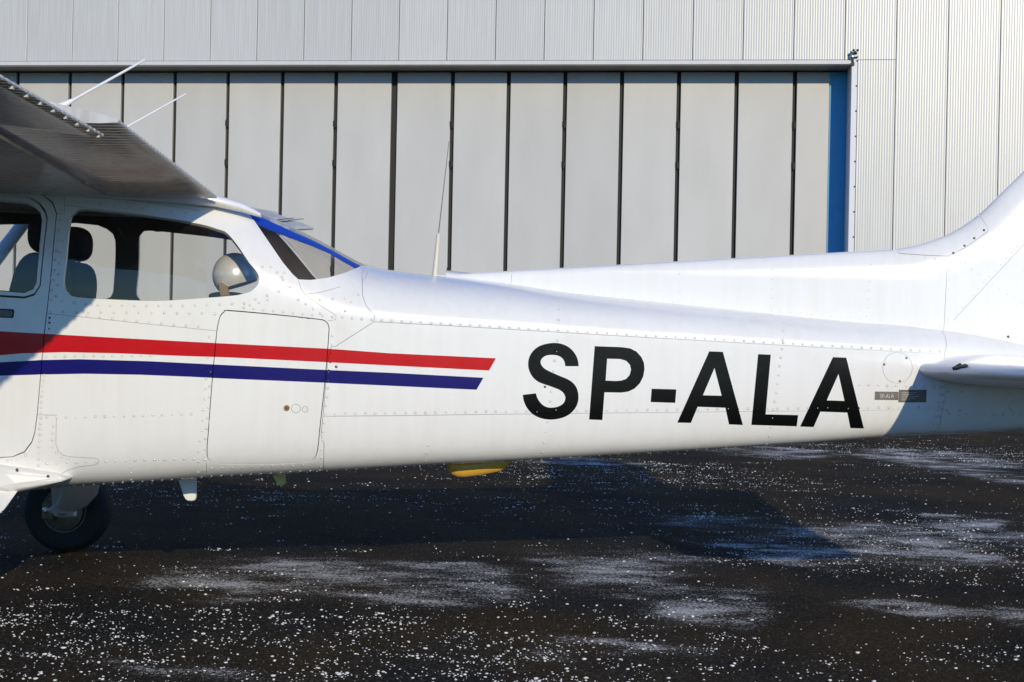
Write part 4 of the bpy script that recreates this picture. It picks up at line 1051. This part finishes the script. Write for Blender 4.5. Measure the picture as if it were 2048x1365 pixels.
# ---- cabin interior
for y, sx in ((-.27, .02), (.27, -.035)):
    S = empty('front_seat', (-1.95, y, .7)); S.parent = PLANE; S.matrix_parent_inverse = PLANE.matrix_world.inverted()
    mb = MB(); mb.ellipsoid((-1.945+sx, y, 1.548), (.062, .125, .078), .75); mb.build('headrest', 'seat_fabric', S)
    rot = Matrix.Rotation(math.radians(-10), 3, 'Y')
    mb = MB(); mb.ellipsoid((-1.985+sx, y, 1.20), (.080, .215, .275), .55, 28, 16, Matrix.Rotation(math.radians(9), 3, 'Y')); mb.build('backrest', 'seat_fabric', S)
    mb = MB(); mb.tube([(-1.945+sx, y-.05, 1.40), (-1.945+sx, y-.05, 1.52)], .007); mb.tube([(-1.945+sx, y+.05, 1.40), (-1.945+sx, y+.05, 1.52)], .007); mb.build('headrest_post', 'steel_dark', S)
    mb = MB(); mb.ellipsoid((-2.25, y, .92), (.26, .22, .075), .5); mb.build('cushion', 'seat_fabric', S)
    mb = MB(); mb.box((-2.45, y-.18, .55), (-2.02, y+.18, .86), .02); mb.build('seat_base', 'steel_dark', S)
S = empty('rear_seat', (-1.3, 0, .7)); S.parent = PLANE; S.matrix_parent_inverse = PLANE.matrix_world.inverted()
mb = MB(); mb.ellipsoid((-1.22, 0, 1.02), (.07, .42, .22), .5, rot=Matrix.Rotation(math.radians(10), 3, 'Y')); mb.build('backrest', 'seat_fabric', S)
mb = MB(); mb.ellipsoid((-1.45, 0, .86), (.24, .42, .07), .5); mb.build('cushion', 'seat_fabric', S)
mb = MB(); mb.box((-1.17, -.40, 1.268), (-.62, .40, 1.290), .004); mb.build('hat_shelf', 'lining', PLANE)
mb = MB(); mb.box((-3.05, -.47, 1.05), (-2.85, .47, 1.36), .03); mb.build('instrument_panel', 'black_plastic', PLANE)
# silver dome-like headgear with a brown strap lying on the shelf
c = at_y(470, 551, -.22); r = .0935
H = empty('silver_helmet', (float(c[0]), -.22, float(c[2])-r)); tag(H, 'shiny silver dome-shaped helmet with brown strap behind the rear side window', 'helmet')
mb = MB(); rings = []
ax = Matrix.Rotation(math.radians(-18), 3, 'Y')
for i in range(14):
    t = math.pi*.5*(1-i/13.0)*1.32-math.pi*.5*.32; rr = r*math.cos(t); zz = r*math.sin(t)
    rings.append([Vector(c)+ax@Vector((rr*math.cos(2*math.pi*k/32), rr*math.sin(2*math.pi*k/32), zz)) for k in range(32)])
rings[-1] = [p for p in rings[-1]]
mb.loft(rings[::-1]); mb.build('shell', 'silver_shell', H)
a = [at_y(x, y, -.305) for x, y in [(437, 566), (443, 565), (455, 573), (459, 592), (441, 592), (439, 580)]]
mb = MB(); mb.prism([tuple(p) for p in a], (0, .012, 0)); mb.build('strap', 'strap_leather', H)
mb = MB(); mb.ellipsoid((float(c[0])-.03, -.22, float(c[2])-r+.004), (.075, .07, .02), .8); mb.build('lining_pad', 'seat_fabric', H)
# sticker on the far side window
a = [at_y(x, y, .47) for x, y in [(309, 454), (323, 454), (323, 464), (309, 464)]]
mb = MB(); mb.prism([tuple(p) for p in a], (0, -.001, 0)); mb.build('window_sticker', 'black_plastic', PLANE)

# ---- door furniture, plates, lock
def pad(name, pts, off, mat, par=PLANE, step=12):
    uv = uvl(pts, step); P, N_ = f_eval(np.array(uv)); a = P+N_*.0; b = P+N_*off; n = len(P); mb = MB()
    mb.add(list(a)+list(b), [[n+i for i in range(n)]]+[(i, (i+1) % n, n+(i+1) % n, n+i) for i in range(n)]); return mb.build(name, mat, par)
def circ(cx, cy, r, n=20): return [(cx+r*math.cos(2*math.pi*k/n), cy+r*math.sin(2*math.pi*k/n)) for k in range(n)]
pad('handle_recess', [(-60, 615), (27, 619), (28.5, 623), (27, 635.5), (24, 636.5), (-60, 633)], .0012, 'seal_gap', pobj['door'])
pad('door_handle', [(-58, 617.5), (24, 621.5), (25.5, 625), (24.5, 633), (22, 634.5), (-58, 630.5)], .004, 'plate_metal', pobj['door'])
pad('hinge', [(94.5, 632), (97.5, 632), (96, 653), (92.5, 653)], .004, 'white_paint', pobj['door'])
pad('lock', circ(573.5, 816.5, 6), .003, 'brass', pobj['bag']); pad('lock_keyhole', circ(573.5, 816.5, 1.8, 8), .0034, 'seal_gap', pobj['bag'])
for cx, cy, r in ((592, 817.5, 8.8), (610, 819, 5.8)):
    mb = MB(); u = uvl(circ(cx, cy, r, 28), 50); ribbon(mb, u+[u[0]], .0014, .0006); mb.build('plug_ring', 'steel_dark', pobj['bag'])
pl1 = pad('data_plate', [(1750, 783.5), (1797, 784), (1796, 800.5), (1749, 800)], .0012, 'plate_metal')
pl2 = pad('data_plate', [(1798, 780), (1853, 780), (1852, 805), (1796.5, 805)], .0016, 'plate_metal')
cu = bpy.data.curves.new('plate_text', 'FONT'); cu.body = 'SP-ALA'; cu.size = 1.0; cu.resolution_u = 2
to = bpy.data.objects.new('tmp', cu); COL.objects.link(to)
dg = bpy.context.evaluated_depsgraph_get(); tm = bpy.data.meshes.new_from_object(to.evaluated_get(dg))
bpy.data.objects.remove(to); co = np.array([v.co[:2] for v in tm.vertices]); lo, hi = co.min(0), co.max(0); pts = []
for x, y in co:
    s, t = (x-lo[0])/(hi[0]-lo[0]), (y-lo[1])/(hi[1]-lo[1]); p, n = on_fus(1759.5+28*s, 796.3-8.2*t+.3*s); pts.append(p+n*.0016)
mb = MB(); mb.add(pts, [list(p.vertices) for p in tm.polygons]); mb.build('plate_lettering', 'plate_engraving', pl1, fixn=False)
for i, (w, y) in enumerate(((34, 785.5), (26, 789), (38, 792.5), (30, 796), (20, 799.5))):
    pad('plate_line', [(1803, y), (1803+w*.9, y+.2), (1803+w*.9, y+1.0), (1803, y+.8)], .0019, 'plate_engraving', pl2, 60)
# dark screws
sc = [(672.5, 734, 3.0), (1090, 774, 2.8), (1768.6, 729.5, 2.6), (1813, 716.6, 2.6), (1799.7, 763, 2.6), (657, 744.5, 2.6), (656, 761.5, 2.4), (421, 744.5, 2.2), (99.5, 636, 2.4), (99, 646, 2.4), (98, 658, 1.8), (1753, 785.7, 1.6), (1752, 798, 1.6), (1794, 786, 1.6), (1794, 798, 1.6), (1799, 781, 1.4), (1799, 803, 1.4), (1849, 785, 1.4), (1897, 784.5, 1.6), (1924, 784.5, 1.6), (1894, 822, 1.6), (1920, 822, 1.6), (1909, 659.5, 1.6)]
for px, py, r in sc:
    p, n = on_fus(px, py); mb = MB(); dome(mb, p, n, r/490, .0022, 10); mb.build('screw', 'screw_steel', PLANE)
for px, py in ((34, 940), (96, 953)):
    p = at_y(px, py, -.572 if px < 50 else -.535); mb = MB(); dome(mb, V(p), Vector((0, -1, 0)), .0062, .004, 10); mb.build('screw', 'screw_steel', PLANE)
for px, py in ((1968, 461), (1948.5, 477), (1929, 492), (1906.7, 506.6), (2016.5, 674)):
    P, N_ = fin_eval([fin_uv(px, py)]); mb = MB(); dome(mb, V(P[0])+V(N_[0])*.001, V(N_[0]), .0056, .003, 10); mb.build('screw', 'screw_steel', FIN)

# ---- skin lap joints that are not panel boundaries
mb = MB()
for ln in ([(94.5, 627.5), (180, 636), (300, 649), (432, 662)], [(413, 925), (413, 952)], [(75, 830), (113, 831), (112, 870), (112, 890), (117, 903), (127, 911), (140, 914), (153, 914.6), (192, 917), (197, 921), (196, 927), (190, 930), (157, 934), (135, 941), (121, 949)],
           [(597, 561), (601, 576), (609, 589), (640, 611), (672, 631), (671.5, 640), (655, 642)], [(609, 589), (640, 585.5), (681, 574)],
           [(130, 386), (128.5, 428), (114, 428)], [(134, 386), (180, 388), (184, 380)], [(132, 411), (250, 425), (380, 444)], [(225, 397), (300, 406), (370, 417), (400, 423)],
           [(725, 562), (731, 556), (735, 545)]):
    ribbon(mb, uvl(ln, 8, False), .0016, .0005)
o = mb.build('lap_joints', 'seam_dirt', PLANE, fixn=False); o['kind'] = 'stuff'
# ---- rivets
rows = [([(764, 641), (900, 648.5), (1300, 671), (1648, 691), (1880, 703)], 19.6), ([(650, 828), (1000, 823.5), (1400, 819), (1748, 816), (1878, 814)], 20),
        ([(1117, 600), (1117, 648), (1114, 680), (1108, 738), (1101, 795), (1092.5, 858), (1085, 905)], 20), ([(1567, 628), (1566.6, 653), (1563, 703), (1555, 770), (1547, 818), (1541, 866), (1533, 889)], 18),
        ([(856, 892), (853, 907), (851, 922)], 15), ([(90, 980), (137, 973.5), (300, 964.5), (400, 957), (640, 943.5), (840, 931.5), (1040, 921.5), (1240, 909.5), (1348, 903.5), (1530, 892.5)], 19.5),
        ([(108, 974), (300, 961.5), (400, 954.5), (640, 940.5)], 20),
        ([(123, 603), (174, 609), (224, 611.6), (300, 612.5), (374, 611.6), (423, 609.5), (487, 607), (511, 599), (534, 591), (553, 585.5), (580, 575)], 24.5), ([(101, 624.6), (138, 625), (386, 627), (430, 628)], 25),
        ([(175, 632), (250, 641), (372, 652), (397, 654)], 25), ([(143, 402), (230, 412), (316, 421), (372, 427)], 29), ([(213, 396), (303, 407), (380, 418)], 20),
        ([(418, 674), (412, 760), (404, 861), (400, 880), (397, 908), (397, 945)], 20.5), ([(425, 690), (420, 766), (415, 848), (411, 869), (410, 905), (408, 941)], 20.5),
        ([(665, 672), (655, 778), (647, 860), (643, 900), (641, 934)], 17), ([(487.6, 616.6), (653, 633), (703, 637), (763, 641)], 20), ([(424, 937), (530, 933), (606, 931)], 20),
        ([(80, 858), (78, 900), (76, 931)], 13.2), ([(89, 751), (84, 790), (80, 858)], 11), ([(106.7, 853), (105, 875), (104.6, 893), (113.5, 906), (124, 914), (137, 917)], 14), ([(94, 928), (150, 925), (210, 923), (388, 918)], 19.8), ([(15, 921), (34, 918), (51, 911)], 10),
        ([(261.6, 934), (262, 960)], 13), ([(92, 713.6), (200, 712.5), (302, 711.6)], 20), ([(94, 835), (172, 834.5), (383, 829)], 19), ([(105.7, 393), (123, 400), (121, 428), (117, 459), (115, 485), (110, 520), (106, 562), (102, 601)], 20), ([(125, 483), (120, 508), (118, 532), (116, 557), (112, 593)], 22),
        ([(1719, 770), (1790, 772), (1867, 775)], 18.3), ([(1881, 775), (1878, 800), (1874, 827), (1868, 850), (1862, 862)], 14), ([(1888, 775), (1885, 800), (1881, 827), (1875, 850), (1869, 860)], 14), ([(1898, 828), (2022, 830), (2060, 831)], 17.8),
        ([(597, 600), (617, 612), (640, 628)], 17), ([(525, 533.5), (542, 534)], 17), ([(554, 545), (569, 546)], 15), ([(563, 554), (566, 560)], 12), ([(716, 590), (700, 606), (690, 622)], 17), ([(535, 600), (500, 610)], 17), ([(640, 600), (690, 598)], 22)]
let_poly = [(S_px, None), (P_px, Ph_px), (D_px, None), (A1_px, A1h_px), (L_px, None), (A2_px, A2h_px)]
def paint_at(px, py):
    q = np.array([[px, py]])
    if inside(red_px, q)[0]: return 'red_paint'
    if inside(blu_px, q)[0]: return 'blue_paint'
    for o_, h_ in let_poly:
        if inside(o_, q)[0] and not (h_ and inside(h_, q)[0]): return 'black_paint'
    return 'white_paint'
GR = MB()
RV = {k: MB() for k in ('white_paint', 'red_paint', 'blue_paint', 'black_paint')}
for pts, sp in rows:
    L_ = [0]
    for a, b in zip(pts[:-1], pts[1:]): L_.append(L_[-1]+math.hypot(b[0]-a[0], b[1]-a[1]))
    n = max(1, int(round(L_[-1]/sp)))
    for k in range(n+1):
        s = L_[-1]*k/n; px = np.interp(s, L_, [p[0] for p in pts]); py = np.interp(s, L_, [p[1] for p in pts])
        try: p, nn = on_fus(px+random.uniform(-.7, .7), py+random.uniform(-.6, .6))
        except RuntimeError: continue
        pt = paint_at(px, py)
        dome(RV[pt], p, nn, .0050, .0026)
        if pt == 'white_paint':
            t1 = nn.cross(Vector((0, 0, 1))); t1 = t1.normalized() if t1.length > 1e-3 else Vector((1, 0, 0)); t2 = nn.cross(t1)
            rr_ = random.uniform(.0050, .0061); GR.add([p+t1*(math.cos(.785*k)*rr_)+t2*(math.sin(.785*k)*rr_)+nn*.0005 for k in range(8)], [list(range(8))])
        if pt == 'black_paint' and random.random() < .45:      # paint chipped off the rim
            a0 = random.uniform(0, 6.28); t1 = nn.cross(Vector((0, 0, 1))).normalized(); t2 = nn.cross(t1)
            pc = p+t1*(math.cos(a0)*.0028)+t2*(math.sin(a0)*.0028)+nn*.0012; dome(RV['white_paint'], pc, nn, .0022, .0012, 6)
o = GR.build('rivet_grime', 'grime', PLANE); o['kind'] = 'stuff'
for k, mb in RV.items():
    if mb.v:
        o = mb.build('rivets', k, PLANE, fixn=False); o['kind'] = 'stuff'
mb = MB()
for pts, sp in [([(1742.5, 528.6), (1740, 563), (1737, 600), (1734, 634)], 17), ([(1915, 627.5), (1960, 575), (2046, 481)], 16.5), ([(1791, 509), (1891, 520)], 22), ([(1931, 527), (1964, 555), (2020, 593), (2060, 612)], 18),
                ([(912, 555), (1032, 569), (1120, 580), (1300, 600), (1500, 618), (1700, 636), (1880, 653)], 20), ([(1545, 540), (1543, 616)], 19), ([(1900, 520), (1896, 640)], 20), ([(1905, 660), (2048, 678)], 19), ([(1360, 530), (1358, 604)], 18)]:
    L_ = [0]
    for a, b in zip(pts[:-1], pts[1:]): L_.append(L_[-1]+math.hypot(b[0]-a[0], b[1]-a[1]))
    n = max(1, int(round(L_[-1]/sp)))
    for k in range(n+1):
        s = L_[-1]*k/n; px = np.interp(s, L_, [p[0] for p in pts]); py = np.interp(s, L_, [p[1] for p in pts])
        P, N_ = fin_eval([fin_uv(px, py)]); dome(mb, V(P[0]), V(N_[0]), .0042, .0018)
o = mb.build('rivets', 'white_paint', FIN, fixn=False); o['kind'] = 'stuff'
# diagonal lap joint and dorsal splice on the fin
mb = MB()
for ln in ([(1908, 640), (2048, 489)], [(1024, 543), (1022, 568)]):
    ribbon(mb, [fin_uv(*p) for p in dens(ln, 8)], .0014, .0005, fin_eval)
o = mb.build('lap_joints', 'seam_dirt', FIN, fixn=False); o['kind'] = 'stuff'
# flange where the dorsal fin meets the tail boom
mb = MB(); rings = []
for x in np.linspace(le[0][0]+.05, 1.72, 50):
    z = float(f_top(x)); w = .022+.035*max(0, (x+.3)/2)
    rings.append([(x, -w-.012, z-.012-.02*0), (x, -w*.6, z+.010), (x, 0, z+.03), (x, w*.6, z+.010), (x, w+.012, z-.012)])
mb.loft(rings, False, False); mb.build('fin_flange', 'white_paint', FIN)
